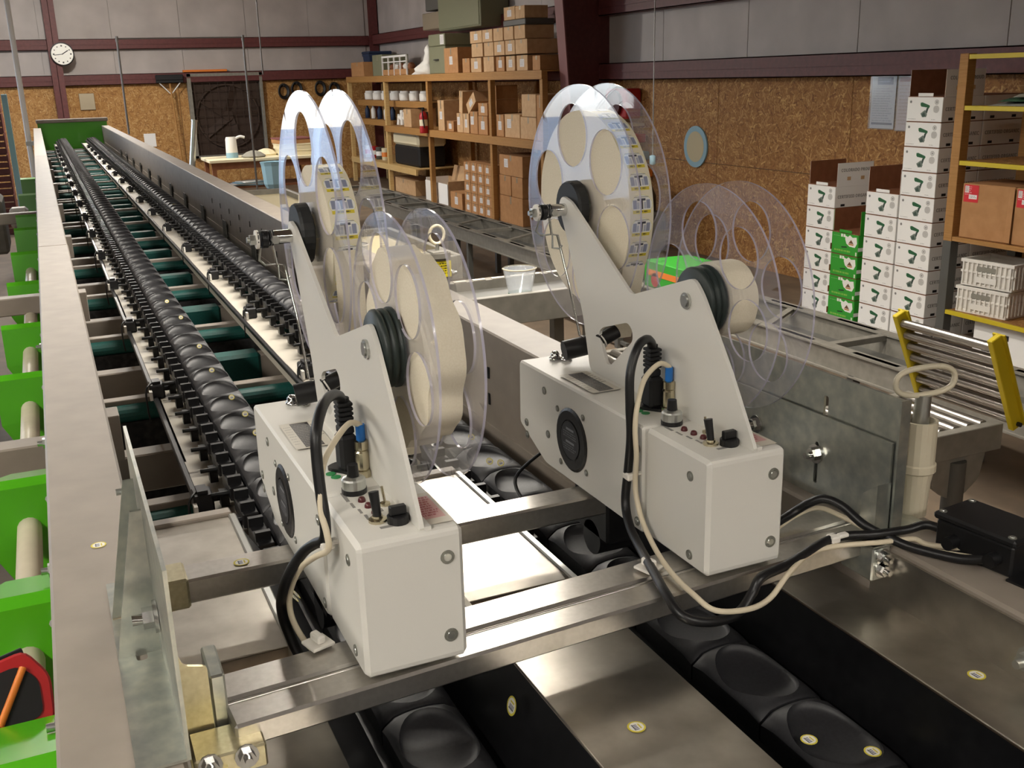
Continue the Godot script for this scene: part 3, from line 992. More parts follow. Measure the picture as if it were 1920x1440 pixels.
func green_chutes() -> void:
	# folded lime chutes hung on the outside of the left rail, a plastic pipe through them
	var zs := [-1.20, -1.66, -2.22, -3.12, -3.82, -4.7, -5.6, -6.6, -7.3, -8.8, -10.4]
	var words := ["lime green chute lowest in view below the red pouch", "lime green chute just beyond the red pouch", "large lime green chute beside the bolted rail joint", "lime green chute third along the left rail", "lime green chute fourth along the left rail", "lime green chute fifth along the left rail", "lime green chute sixth along the left rail", "lime green chute seventh along the left rail", "lime green chute eighth along the left rail", "lime green chute ninth along the left rail", "small far lime green chute nearest the grey clutter"]
	for k in zs.size():
		var t := thing("drop_chute", words[k], "chute", V(-0.075, 1.60, zs[k]), 0.0, "lime green drop chutes outside the left rail")
		var s := S()
		var w := 0.135
		# sheet bent over the front: tapering back slope, bend, face with a cut corner
		var p := [Vector2(-0.15, -0.005), Vector2(-0.01, 0.030), Vector2(0.012, 0.018), Vector2(0.030, -0.105), Vector2(0.036, -0.175)]
		var xl := [-0.085, -w, -w, -w, -0.098]
		for i in 4:
			var a: Vector2 = p[i]; var b: Vector2 = p[i + 1]
			quad(s, V(xl[i], a.y, a.x), V(xl[i + 1], b.y, b.x), V(0, b.y, b.x), V(0, a.y, a.x))
			quad(s, V(0, a.y - 0.003, a.x - 0.002), V(0, b.y - 0.003, b.x - 0.003), V(xl[i + 1], b.y - 0.003, b.x - 0.003), V(xl[i], a.y - 0.003, a.x - 0.002))
			quad(s, V(xl[i + 1], b.y, b.x), V(xl[i], a.y, a.x), V(xl[i], a.y - 0.003, a.x - 0.002), V(xl[i + 1], b.y - 0.003, b.x - 0.003))
		quad(s, V(0, -0.175, 0.036), V(-0.098, -0.175, 0.036), V(-0.098, -0.178, 0.033), V(0, -0.178, 0.033))
		part(t, "sheet", s, mats.lime)
		s = S()
		cyl(s, V(-0.012, -0.012, 0.028), V(-0.012, -0.006, 0.040), 0.007, 8)
		part(t, "bolt", s, mats.zinc)
	var pipe := thing("plastic_pipe", "beige plastic pipe running along the green chutes", "pipe", V(-0.132, 1.53, -3.2))
	part(pipe, "pipe", CY(V(0, 0, -2.6), V(0, 0, 2.6), 0.024, 16), mats.pvc)
	for z in [-1.9, -0.2, 1.4]:
		part(pipe, "coupling", CY(V(0, 0, z - 0.03), V(0, 0, z + 0.03), 0.028, 16), mats.pvc)
	# outrigger beams beneath the chutes
	var w2 := ["grey outrigger beam nearest the bottom left below the chutes", "grey outrigger beam left of the rail joint", "grey outrigger beam far up the left rail", "grey outrigger beam farthest up the left rail"]
	var zz := [-1.86, -2.52, -4.45, -7.6]
	var by := [1.42, 1.545, 1.545, 1.545]
	for k in 4:
		var t := thing("outrigger_beam", w2[k], "beam", V(-0.07, by[k], zz[k]), 0.0, "outrigger beams left of the sorter")
		part(t, "channel", BX(-1.4, 0, 0, 0.07, -0.035, 0.035, 0.004), mats.rail_paint)
		part(t, "end_plate", BX(-0.006, 0, -0.03, 0.11, -0.06, 0.06), mats.rail_paint)
		part(t, "post", BX(-1.36, -1.28, -by[k], 0, -0.04, 0.04, 0.004), mats.rail_paint)
	var rp := thing("red_pouch", "red pouch with black mesh front and orange tool at lower left", "pouch", V(-0.140, 1.60, -1.41), 0.35)
	var s2 := S()
	plate(s2, rounded([Vector2(-0.05, -0.06), Vector2(0.035, -0.055), Vector2(0.05, 0.01), Vector2(0.03, 0.055), Vector2(-0.05, 0.05)], 0.014, 3), [], -0.018, 0.018, Transform3D(Basis.from_euler(V(-0.7, 0, 0)), Vector3.ZERO), 0.004)
	part(rp, "body", s2, mats.red)
	s2 = S()
	plate(s2, rounded([Vector2(-0.036, -0.044), Vector2(0.022, -0.04), Vector2(0.032, 0.008), Vector2(0.014, 0.036), Vector2(-0.036, 0.034)], 0.012, 3), [], 0.018, 0.021, Transform3D(Basis.from_euler(V(-0.7, 0, 0)), Vector3.ZERO))
	part(rp, "mesh_panel", s2, mats.black_matt)
	part(rp, "tool_handle", CY(Basis.from_euler(V(-0.7, 0, 0)) * V(-0.034, -0.034, 0.024), Basis.from_euler(V(-0.7, 0, 0)) * V(0.018, 0.03, 0.024), 0.005, 8), mats.orange)
	part(rp, "zip", CY(Basis.from_euler(V(-0.7, 0, 0)) * V(-0.05, 0.052, 0), Basis.from_euler(V(-0.7, 0, 0)) * V(0.03, 0.057, 0), 0.006, 8), mats.black)

# ---------------------------------------------------------------- label heads
func screw(parent: Node, at: Vector3, dir: Vector3, r := 0.0065) -> void:
	var s := S()
	cyl(s, at, at + dir * 0.0012, r, 16)
	var o := part(parent, "screw", s, mats.screw_grey)
	s = S()
	cyl(s, at + dir * 0.0012, at + dir * 0.0020, r * 0.62, 14, r * 0.55)
	part(o, "drive", s, mats.zinc)

# prism over an outline in (z, y) between x0 and x1, all edges rounded
func shell(s: SurfaceTool, poly: Array, x0: float, x1: float, r: float, bev: float) -> void:
	var o := rounded(poly, r, 3)
	plate(s, o, [], -(x1), -(x0), side_xf(0.0), bev)

func make_head(at: Vector3, label: String) -> Node3D:
	var t := thing("label_applicator", label, "label applicator", at, 0.0, "label applicators on the cross bars")
	var W := 0.117; var HH := 0.154
	var s := S()
	shell(s, [Vector2(-0.148, 0.0), Vector2(-0.148, HH), Vector2(-0.545, HH - 0.002), Vector2(-0.548, 0.042), Vector2(-0.45, 0.0)], 0.0, W, 0.008, 0.003)
	part(t, "body", s, mats.head_paint)
	s = S()
	shell(s, [Vector2(0.0, 0.0), Vector2(0.0, HH), Vector2(-0.146, HH), Vector2(-0.146, 0.0)], 0.002, W, 0.008, 0.005)
	part(t, "front_cover", s, mats.head_paint)
	# side fan / motor
	s = S()
	var fx := Transform3D(Basis(V(0, 0, 1), V(-1, 0, 0), V(0, -1, 0)), V(0.0, 0.070, -0.356))
	lathe(s, [Vector2(0, 0.001), Vector2(0.032, 0.001), Vector2(0.032, 0.003), Vector2(0.046, 0.003), Vector2(0.050, 0.001), Vector2(0.050, -0.004)], 32, fx, false)
	var fan := part(t, "motor_ring", s, mats.black)
	var q := S()
	for k in 24:
		var a := TAU * k / 24; var b := TAU * (k + 1) / 24
		var c0 := V(-0.0035, 0.070, -0.356)
		for e in [[0.0, 0.0], [b, 1.0], [a, 1.0]]:
			var d: Vector3 = V(0, sin(e[0]), cos(e[0])) * 0.030 * e[1]
			q.set_uv(Vector2(0.5 + d.z / 0.06, 0.5 - d.y / 0.06)); q.set_normal(V(-1, 0, 0)); q.add_vertex(c0 + d)
	part(fan, "motor_label", q.commit(), mats.motor_label)
	for k in 4:
		var a := TAU * k / 4 + 0.9
		screw(t, V(0.0, 0.070 + sin(a) * 0.060, -0.356 + cos(a) * 0.060), V(-1, 0, 0), 0.005)
	for e in [[0.124, -0.449], [0.050, -0.519], [0.029, -0.518], [0.120, -0.162], [0.014, -0.161], [0.054, -0.438]]:
		screw(t, V(0.0, e[0], e[1]), V(-1, 0, 0), 0.0065)
	for e in [[0.123, -0.039], [0.017, -0.037]]:
		screw(t, V(0.002, e[0], e[1]), V(-1, 0, 0))
	for e in [[0.098, 0.122], [0.098, 0.030]]:
		screw(t, V(e[0], e[1], 0), V(0, 0, 1), 0.0078)
	# top: rating plate, nuts
	part(t, "rating_plate", uvquad(V(0.012, HH + 0.0012, -0.31), V(0.06, HH + 0.0012, -0.31), V(0.06, HH + 0.0012, -0.42), V(0.012, HH + 0.0012, -0.42)), mats.rating_plate)
	for e in [[0.052, -0.515], [0.066, -0.503]]:
		s = S()
		lathe(s, [Vector2(0.010, 0), Vector2(0.010, 0.003), Vector2(0.0075, 0.004), Vector2(0.0075, 0.009), Vector2(0.005, 0.013), Vector2(0, 0.014)], 12, Transform3D(Basis(), V(e[0], HH - 0.001, e[1])))
		part(t, "acorn_nut", s, mats.chrome)
	# power plug in its socket
	var px := 0.052; var pz := -0.212
	s = S()
	plate(s, rounded([Vector2(-0.026, -0.012), Vector2(0.026, -0.012), Vector2(0.026, 0.012), Vector2(-0.026, 0.012)], 0.01, 3), [], 0.0, 0.004, Transform3D(Basis(V(0.6, 0, 0.8), V(0.8, 0, -0.6), V(0, 1, 0)), V(px, HH, pz)))
	part(t, "socket_flange", s, mats.black)
	s = S()
	box(s, V(px, HH + 0.026, pz), V(0.022, 0.044, 0.028), 0.004)
	box(s, V(px, HH + 0.053, pz), V(0.018, 0.012, 0.022), 0.003)
	var plug := part(t, "power_plug", s, mats.black_matt)
	for k in 5:
		part(plug, "strain_relief", BX(px - 0.0092, px + 0.0092, HH + 0.060 + k * 0.0058, HH + 0.0642 + k * 0.0058, pz - 0.0105, pz + 0.0105, 0.001), mats.black_matt)
	part(plug, "neck", CY(V(px, HH + 0.055, pz), V(px, HH + 0.092, pz), 0.0075, 10), mats.black_matt)
	# screw-lock signal connector with blue boot
	var cx := 0.064; var cz := -0.188
	s = S()
	lathe(s, [Vector2(0.0, 0.0), Vector2(0.011, 0.0), Vector2(0.011, 0.008), Vector2(0.0085, 0.009), Vector2(0.0085, 0.03), Vector2(0.007, 0.032), Vector2(0.0085, 0.034), Vector2(0.0085, 0.044), Vector2(0.006, 0.045)], 14, Transform3D(Basis(), V(cx, HH, cz)), false)
	var con := part(t, "signal_connector", s, mats.nickel)
	part(con, "boot", CY(V(cx, HH + 0.044, cz), V(cx, HH + 0.064, cz), 0.0055, 10), mats.blue)
	# counting dial
	s = S()
	var dx := 0.040; var dz := -0.142
	var xf := Transform3D(Basis(), V(dx, HH, dz))
	lathe(s, [Vector2(0.0138, 0.006), Vector2(0.0138, 0.016), Vector2(0.0125, 0.018), Vector2(0.008, 0.020), Vector2(0.0, 0.020)], 20, xf, false)
	var dial := part(t, "counting_dial", s, mats.zinc)
	part(dial, "dial_base", LA([Vector2(0.0, 0.0), Vector2(0.0145, 0.0), Vector2(0.0145, 0.006), Vector2(0.0, 0.006)], 20, xf, false), mats.black)
	part(dial, "dial_knob", LA([Vector2(0.0065, 0.020), Vector2(0.007, 0.021), Vector2(0.006, 0.034), Vector2(0.0, 0.034)], 14, xf, false), mats.black)
	# three indicator lamps
	for k in 3:
		s = S()
		lathe(s, [Vector2(0.0045, 0.0), Vector2(0.0045, 0.002), Vector2(0.0032, 0.005), Vector2(0.0, 0.0062)], 10, Transform3D(Basis(), V(0.040 + k * 0.002, HH, -0.112 + k * 0.019)))
		part(t, "indicator", s, mats.red_dark)
	# toggle, small toggle, knob
	s = S()
	var tx := Transform3D(Basis(), V(0.040, HH, -0.052))
	lathe(s, [Vector2(0.010, 0.0), Vector2(0.010, 0.003), Vector2(0.006, 0.004), Vector2(0.006, 0.007), Vector2(0.0, 0.007)], 12, tx, false)
	var tog := part(t, "toggle_switch", s, mats.nickel)
	part(tog, "cap", CY(V(0.040, HH + 0.006, -0.052), V(0.039, HH + 0.032, -0.058), 0.0045, 10, 0.0058), mats.black)
	s = S()
	lathe(s, [Vector2(0.006, 0.0), Vector2(0.006, 0.003), Vector2(0.0035, 0.004), Vector2(0.0, 0.005)], 10, Transform3D(Basis(), V(0.060, HH, -0.090)), false)
	var t2 := part(t, "toggle_switch", s, mats.nickel)
	part(t2, "lever", CY(V(0.060, HH + 0.004, -0.090), V(0.058, HH + 0.022, -0.092), 0.0016, 8), mats.nickel)
	s = S()
	lathe(s, [Vector2(0.0118, 0.0), Vector2(0.0118, 0.008), Vector2(0.0105, 0.009), Vector2(0.0, 0.009)], 16, Transform3D(Basis(), V(0.059, HH, -0.040)), false)
	bx(s, 0.050, 0.068, HH + 0.009, HH + 0.019, -0.0445, -0.0365, 0.001)
	part(t, "selector_knob", s, mats.black)
	for e in [[0.030, -0.21], [0.033, -0.197]]:
		part(t, "green_dot", CY(V(e[0], HH, e[1]), V(e[0], HH + 0.0008, e[1]), 0.006, 12), mats.green_dot)
	part(t, "warning_label", uvquad(V(0.080, HH + 0.0015, -0.014), V(0.113, HH + 0.0015, -0.014), V(0.113, HH + 0.0015, -0.100), V(0.080, HH + 0.0015, -0.100)), mats.warning_red)
	# faint printed legends beside the controls
	for e in [[0.024, 0.028, -0.145, -0.118], [0.026, 0.029, -0.112, -0.098], [0.029, 0.032, -0.092, -0.080], [0.031, 0.034, -0.074, -0.060], [0.037, 0.053, -0.036, -0.031], [0.050, 0.054, -0.083, -0.075]]:
		part(t, "print_mark", BX(e[0], e[1], HH, HH + 0.0004, e[2], e[3]), mats.ink_grey)
	# arm plate with its window
	s = S()
	var arm := rounded([Vector2(-0.520, 0.419), Vector2(-0.49, 0.412), Vector2(-0.303, 0.297), Vector2(-0.146, 0.347), Vector2(-0.126, 0.330), Vector2(-0.061, 0.243), Vector2(-0.003, HH - 0.001), Vector2(-0.429, HH - 0.001), Vector2(-0.452, 0.237), Vector2(-0.497, 0.337), Vector2(-0.533, 0.405)], 0.010, 3)
	var win := rounded([Vector2(-0.401, 0.221), Vector2(-0.388, 0.231), Vector2(-0.313, 0.254), Vector2(-0.299, 0.245), Vector2(-0.298, 0.229), Vector2(-0.364, 0.176), Vector2(-0.376, 0.176)], 0.008, 3)
	plate(s, arm, [win], -0.0765, -0.0715, side_xf(0.0), 0.0008)
	part(t, "arm_plate", s, mats.head_paint)
	part(t, "stiffener", BX(0.0765, 0.084, HH, HH + 0.004, -0.425, -0.006), mats.head_paint)
	s = S()
	cyl(s, V(0.066, 0.315, -0.160), V(0.0715, 0.315, -0.160), 0.0085, 6)
	cyl(s, V(0.068, 0.315, -0.160), V(0.0717, 0.315, -0.160), 0.011, 14)
	part(t, "axle_bolt", s, mats.zinc)
	# reel axles and rubber hubs
	part(t, "reel_hub", LA([Vector2(0, 0.0), Vector2(0.040, 0.0), Vector2(0.042, 0.004), Vector2(0.042, 0.018), Vector2(0.030, 0.019), Vector2(0.030, 0.022), Vector2(0.0, 0.022)], 28, Transform3D(Basis(V(0, 0, 1), V(1, 0, 0), V(0, 1, 0)), V(0.078, 0.400, -0.515)), false), mats.rubber)
	var hub2 := part(t, "reel_hub", LA([Vector2(0, 0.0), Vector2(0.042, 0.0), Vector2(0.045, 0.003), Vector2(0.045, 0.007), Vector2(0.040, 0.009), Vector2(0.045, 0.011), Vector2(0.045, 0.016), Vector2(0.040, 0.018), Vector2(0.046, 0.020), Vector2(0.046, 0.024), Vector2(0.0, 0.024)], 28, Transform3D(Basis(V(0, 0, 1), V(1, 0, 0), V(0, 1, 0)), V(0.078, 0.314, -0.157)), true), mats.rubber_green)
	hub2.set_meta("label", "ribbed green-black rubber hub")
	part(t, "axle", CY(V(0.076, 0.400, -0.515), V(0.160, 0.400, -0.515), 0.009, 12), mats.zinc)
	part(t, "axle", CY(V(0.076, 0.314, -0.157), V(0.160, 0.314, -0.157), 0.009, 12), mats.zinc)
	# tensioner at the arm tip: spring, collar, bolt heads, bent wire guide
	s = S()
	cyl(s, V(0.072, 0.398, -0.512), V(0.046, 0.397, -0.514), 0.010, 16)
	part(t, "tension_sleeve", s, mats.chrome)
	var coil := []
	for k in 60: coil.append(V(0.046 - k * 0.0004, 0.397 + cos(k * 0.72) * 0.0105, -0.514 + sin(k * 0.72) * 0.0105))
	part(t, "spring", TU(coil, 0.0012, 5, false), mats.dark_metal)
	part(t, "collar", CY(V(0.030, 0.396, -0.515), V(0.038, 0.396, -0.515), 0.0125, 18), mats.black)
	part(t, "washer", CY(V(0.022, 0.396, -0.516), V(0.026, 0.396, -0.516), 0.013, 18), mats.white_plastic)
	s = S()
	hexnut(s, V(0.022, 0.396, -0.516), V(0.014, 0.396, -0.516), 0.0075)
	cyl(s, V(0.014, 0.396, -0.516), V(0.010, 0.396, -0.516), 0.004, 8)
	part(t, "nut", s, mats.zinc)
	s = S()
	hexnut(s, V(0.046, 0.396, -0.502), V(0.046, 0.396, -0.494), 0.006)
	part(t, "nut", s, mats.zinc)
	part(t, "wire_guide", TU([V(0.028, 0.385, -0.515), V(0.026, 0.366, -0.524), V(0.034, 0.358, -0.524), V(0.050, 0.360, -0.514), V(0.050, 0.338, -0.514), V(0.060, 0.337, -0.508), V(0.064, 0.342, -0.508)], 0.0018, 6, false), mats.zinc)
	part(t, "guide_rod", TU([V(0.044, 0.388, -0.512), V(0.048, 0.360, -0.513), V(0.058, 0.358, -0.512), V(0.064, 0.29, -0.488), V(0.066, 0.205, -0.453), V(0.072, 0.203, -0.450)], 0.002, 6, false), mats.chrome)
	# black bellows / handle behind the arm
	part(t, "roller_grip", CY(V(0.050, 0.176, -0.478), V(0.106, 0.184, -0.470), 0.016, 14), mats.black)
	part(t, "roller_shaft", CY(V(0.074, 0.206, -0.402), V(0.104, 0.218, -0.402), 0.011, 12), mats.black)
	part(t, "roller_end", CY(V(0.079, 0.207, -0.402), V(0.077, 0.206, -0.402), 0.012, 12), mats.white_plastic)
	# applicator nose under the body reaching the cups
	s = S()
	bx(s, 0.03, 0.09, -0.09, 0.0, -0.40, -0.30, 0.004)
	cyl(s, V(0.03, -0.095, -0.35), V(0.09, -0.095, -0.35), 0.028, 18)
	part(t, "bellows_wheel", s, mats.black)
	# saddle clamps on the bars
	part(t, "clamp", BX(0.012, 0.105, -0.004, 0.0, -0.16, -0.03), mats.zinc)
	part(t, "clamp", BX(0.012, 0.105, -0.004, 0.0, -0.36, -0.30), mats.zinc)
	for e in [[0.018, -0.036], [0.030, -0.022]]:
		s = S()
		cyl(s, V(e[0], -0.0035, e[1]), V(e[0], 0.003, e[1]), 0.005, 8)
		part(t, "clamp_screw", s, mats.zinc)
	return t

func flange_mesh(R: float, turn: float, faces: bool) -> Mesh:
	# clear disc across x with six round windows; faces and polished edges are separate meshes
	var s := S()
	var hr := 0.258 * R; var hc := 0.60 * R; var r0 := 0.16 * R; var th := 0.0015
	var P := func(p: Vector2, x: float) -> Vector3: return V(x, p.y, p.x)
	var m := 48
	for k in 6:
		var base := turn + TAU * k / 6
		var cdir := Vector2(cos(base), sin(base))
		var c := cdir * hc
		var prev_in := Vector2.ZERO; var prev_out := Vector2.ZERO
		for i in m + 1:
			var t := TAU * i / m
			var d := Vector2(cos(t), sin(t)).rotated(base)
			var best := 1e9
			# rim
			var b := c.dot(d); var q := c.dot(c) - R * R
			best = minf(best, -b + sqrt(b * b - q))
			# inner hub circle
			var q2 := c.dot(c) - r0 * r0
			var disc := b * b - q2
			if disc > 0.0:
				var tt := -b - sqrt(disc)
				if tt > 0.0: best = minf(best, tt)
			for sg in [-1.0, 1.0]:
				var n: Vector2 = cdir.rotated(sg * PI / 6).orthogonal() * sg
				var den: float = n.dot(d)
				if absf(den) > 1e-6:
					var tt: float = -n.dot(c) / den
					if tt > 0.0: best = minf(best, tt)
			var pi := c + d * hr; var po := c + d * best
			if i > 0:
				if faces:
					for sg in [-1.0, 1.0]:
						var A: Vector3 = P.call(prev_in, sg * th); var B: Vector3 = P.call(pi, sg * th); var C: Vector3 = P.call(po, sg * th); var D: Vector3 = P.call(prev_out, sg * th)
						if sg < 0.0: quad(s, D, C, B, A)
						else: quad(s, A, B, C, D)
				else:
					s.set_smooth_group(0)
					quad(s, P.call(pi, -th), P.call(prev_in, -th), P.call(prev_in, th), P.call(pi, th))
					s.set_smooth_group(-1)
			prev_in = pi; prev_out = po
	if not faces:
		s.set_smooth_group(0)
		for i in 120:
			var a := TAU * i / 120; var b := TAU * (i + 1) / 120
			if i == 119: b = 0.0
			var pa := Vector2(cos(a), sin(a)) * R; var pb := Vector2(cos(b), sin(b)) * R
			quad(s, P.call(pa, -th), P.call(pa, th), P.call(pb, th), P.call(pb, -th))
		s.set_smooth_group(-1)
	return mesh_of(s)

func make_reel(at: Vector3, R: float, roll: float, wave: float, labels: int, turn: float, label: String) -> Node3D:
	var t := thing("label_reel", label, "reel", at, 0.0, "clear reels on the label applicators")
	for k in 2:
		var x := 0.003 + k * 0.050
		var f := part(t, "flange", flange_mesh(R, turn - k * 0.50, true), mats.acrylic)
		f.position.x = x
		part(f, "edge", flange_mesh(R, turn - k * 0.50, false), mats.acrylic_edge)
	# wound roll: uneven outside
	var n := 96
	var rad := []
	for i in n:
		var a := TAU * i / n
		rad.append(roll + wave * (sin(a * 3.0 + 1.0) * 0.4 + sin(a * 7.0) * 0.35 + sin(a * 13.0 + 2.0) * 0.25))
	var x0 := 0.0075; var x1 := 0.0475
	var s := S()
	for i in n:
		var j := (i + 1) % n
		var a := V(0, sin(TAU * i / n), cos(TAU * i / n)); var b := V(0, sin(TAU * j / n), cos(TAU * j / n))
		var A: Vector3 = a * rad[i]; var B: Vector3 = b * rad[j]
		quad(s, V(x0, 0, 0) + a * 0.03, V(x0, 0, 0) + A, V(x0, 0, 0) + B, V(x0, 0, 0) + b * 0.03)
		quad(s, V(x1, 0, 0) + b * 0.03, V(x1, 0, 0) + B, V(x1, 0, 0) + A, V(x1, 0, 0) + a * 0.03)
		quad(s, V(x0, 0, 0) + a * 0.03, V(x0, 0, 0) + b * 0.03, V(x1, 0, 0) + b * 0.03, V(x1, 0, 0) + a * 0.03)
		if labels == 0:
			s.set_smooth_group(0)
			quad(s, V(x0, 0, 0) + B, V(x0, 0, 0) + A, V(x1, 0, 0) + A, V(x1, 0, 0) + B)
			s.set_smooth_group(-1)
	# winding lines: thin proud rings on the side of the roll
	part(t, "roll", s, mats.paper_roll)
	if labels > 0:
		var q := S()
		q.set_smooth_group(0)
		for i in n:
			var u0 := float(i) / n * labels; var u1 := float(i + 1) / n * labels
			var a := V(0, sin(TAU * i / n), cos(TAU * i / n)); var b := V(0, sin(TAU * (i + 1) / n), cos(TAU * (i + 1) / n))
			var A: Vector3 = a * rad[i]; var B: Vector3 = b * rad[(i + 1) % n]
			var pts := [[V(x0, 0, 0) + B, Vector2(0.05, u1)], [V(x1, 0, 0) + A, Vector2(0.95, u0)], [V(x0, 0, 0) + A, Vector2(0.05, u0)], [V(x0, 0, 0) + B, Vector2(0.05, u1)], [V(x1, 0, 0) + B, Vector2(0.95, u1)], [V(x1, 0, 0) + A, Vector2(0.95, u0)]]
			for e in pts:
				q.set_uv(Vector2(e[1].x, -e[1].y)); q.add_vertex(e[0])
		q.generate_normals()
		part(t, "label_tape", q.commit(), mats.label_tape)
	return t

func web(parent: Node, called: String, pts: Array, x0: float, x1: float, m: Material) -> void:
	var s := S()
	var p := spline(pts)
	s.set_smooth_group(0)
	for i in p.size() - 1:
		var a: Vector3 = p[i]; var b: Vector3 = p[i + 1]
		quad(s, V(x0, a.y, a.z), V(x1, a.y, a.z), V(x1, b.y, b.z), V(x0, b.y, b.z))
		quad(s, V(x1, a.y, a.z - 0.0008), V(x0, a.y, a.z - 0.0008), V(x0, b.y, b.z - 0.0008), V(x1, b.y, b.z - 0.0008))
	part(parent, called, s, m)

func build_heads() -> void:
	make_head(V(0.675, 1.795, -0.961), "white label applicator over the right lane with black side motor facing left")
	make_head(V(0.231, 1.795, -0.931), "white label applicator over the left lane, nearest the left bracket")
	var r := make_reel(V(0.774, 2.193, -1.480), 0.191, 0.152, 0.0012, 28, 0.73, "full clear reel of printed labels on the right applicator's tall arm")
	web(r, "web", [V(0, 0.02, 0.150), V(0, -0.09, 0.128), V(0, -0.2, 0.09)], 0.008, 0.047, mats.paper_roll)
	r = make_reel(V(0.774, 2.108, -1.118), 0.152, 0.050, 0.001, 0, 0.79, "nearly empty clear take-up reel on the right applicator")
	web(r, "web", [V(0, 0.01, -0.049), V(0, -0.05, -0.045), V(0, -0.14, -0.06)], 0.008, 0.047, mats.paper_roll)
	r = make_reel(V(0.330, 2.190, -1.450), 0.198, 0.098, 0.0012, 18, 0.57, "part-used clear reel of printed labels on the left applicator's tall arm")
	web(r, "web", [V(0, 0.02, 0.096), V(0, -0.09, 0.10), V(0, -0.2, 0.09)], 0.008, 0.047, mats.paper_roll)
	r = make_reel(V(0.330, 2.104, -1.095), 0.156, 0.112, 0.009, 0, 0.80, "clear take-up reel fat with waste paper on the left applicator")
	web(r, "web", [V(0, -0.02, -0.108), V(0, -0.09, -0.09), V(0, -0.15, -0.05)], 0.008, 0.047, mats.paper_roll)

func cable(called: String, label: String, pts: Array, r: float, m: Material) -> Node3D:
	var t := thing(called, label, "cable", pts[0])
	var q := []
	for p in pts: q.append(p - pts[0])
	part(t, "sheath", TU(q, r, 10), m)
	return t

func zip_tie(parent: Node3D, at: Vector3) -> void:
	var p := at - parent.position
	var s := S()
	box(s, p, V(0.014, 0.010, 0.016), 0.002)
	box(s, p + V(0.012, 0.004, 0.004), V(0.016, 0.006, 0.010), 0.002)
	part(parent, "zip_tie", s, mats.white_plastic)

func cable_mount(parent: Node3D, at: Vector3) -> void:
	var p := at - parent.position
	var s := S()
	box(s, p, V(0.028, 0.004, 0.028), 0.001, Basis(Vector3.UP, 0.3))
	box(s, p + V(0, 0.007, 0), V(0.010, 0.010, 0.020), 0.002, Basis(Vector3.UP, 0.3))
	part(parent, "cable_mount", s, mats.white_plastic)

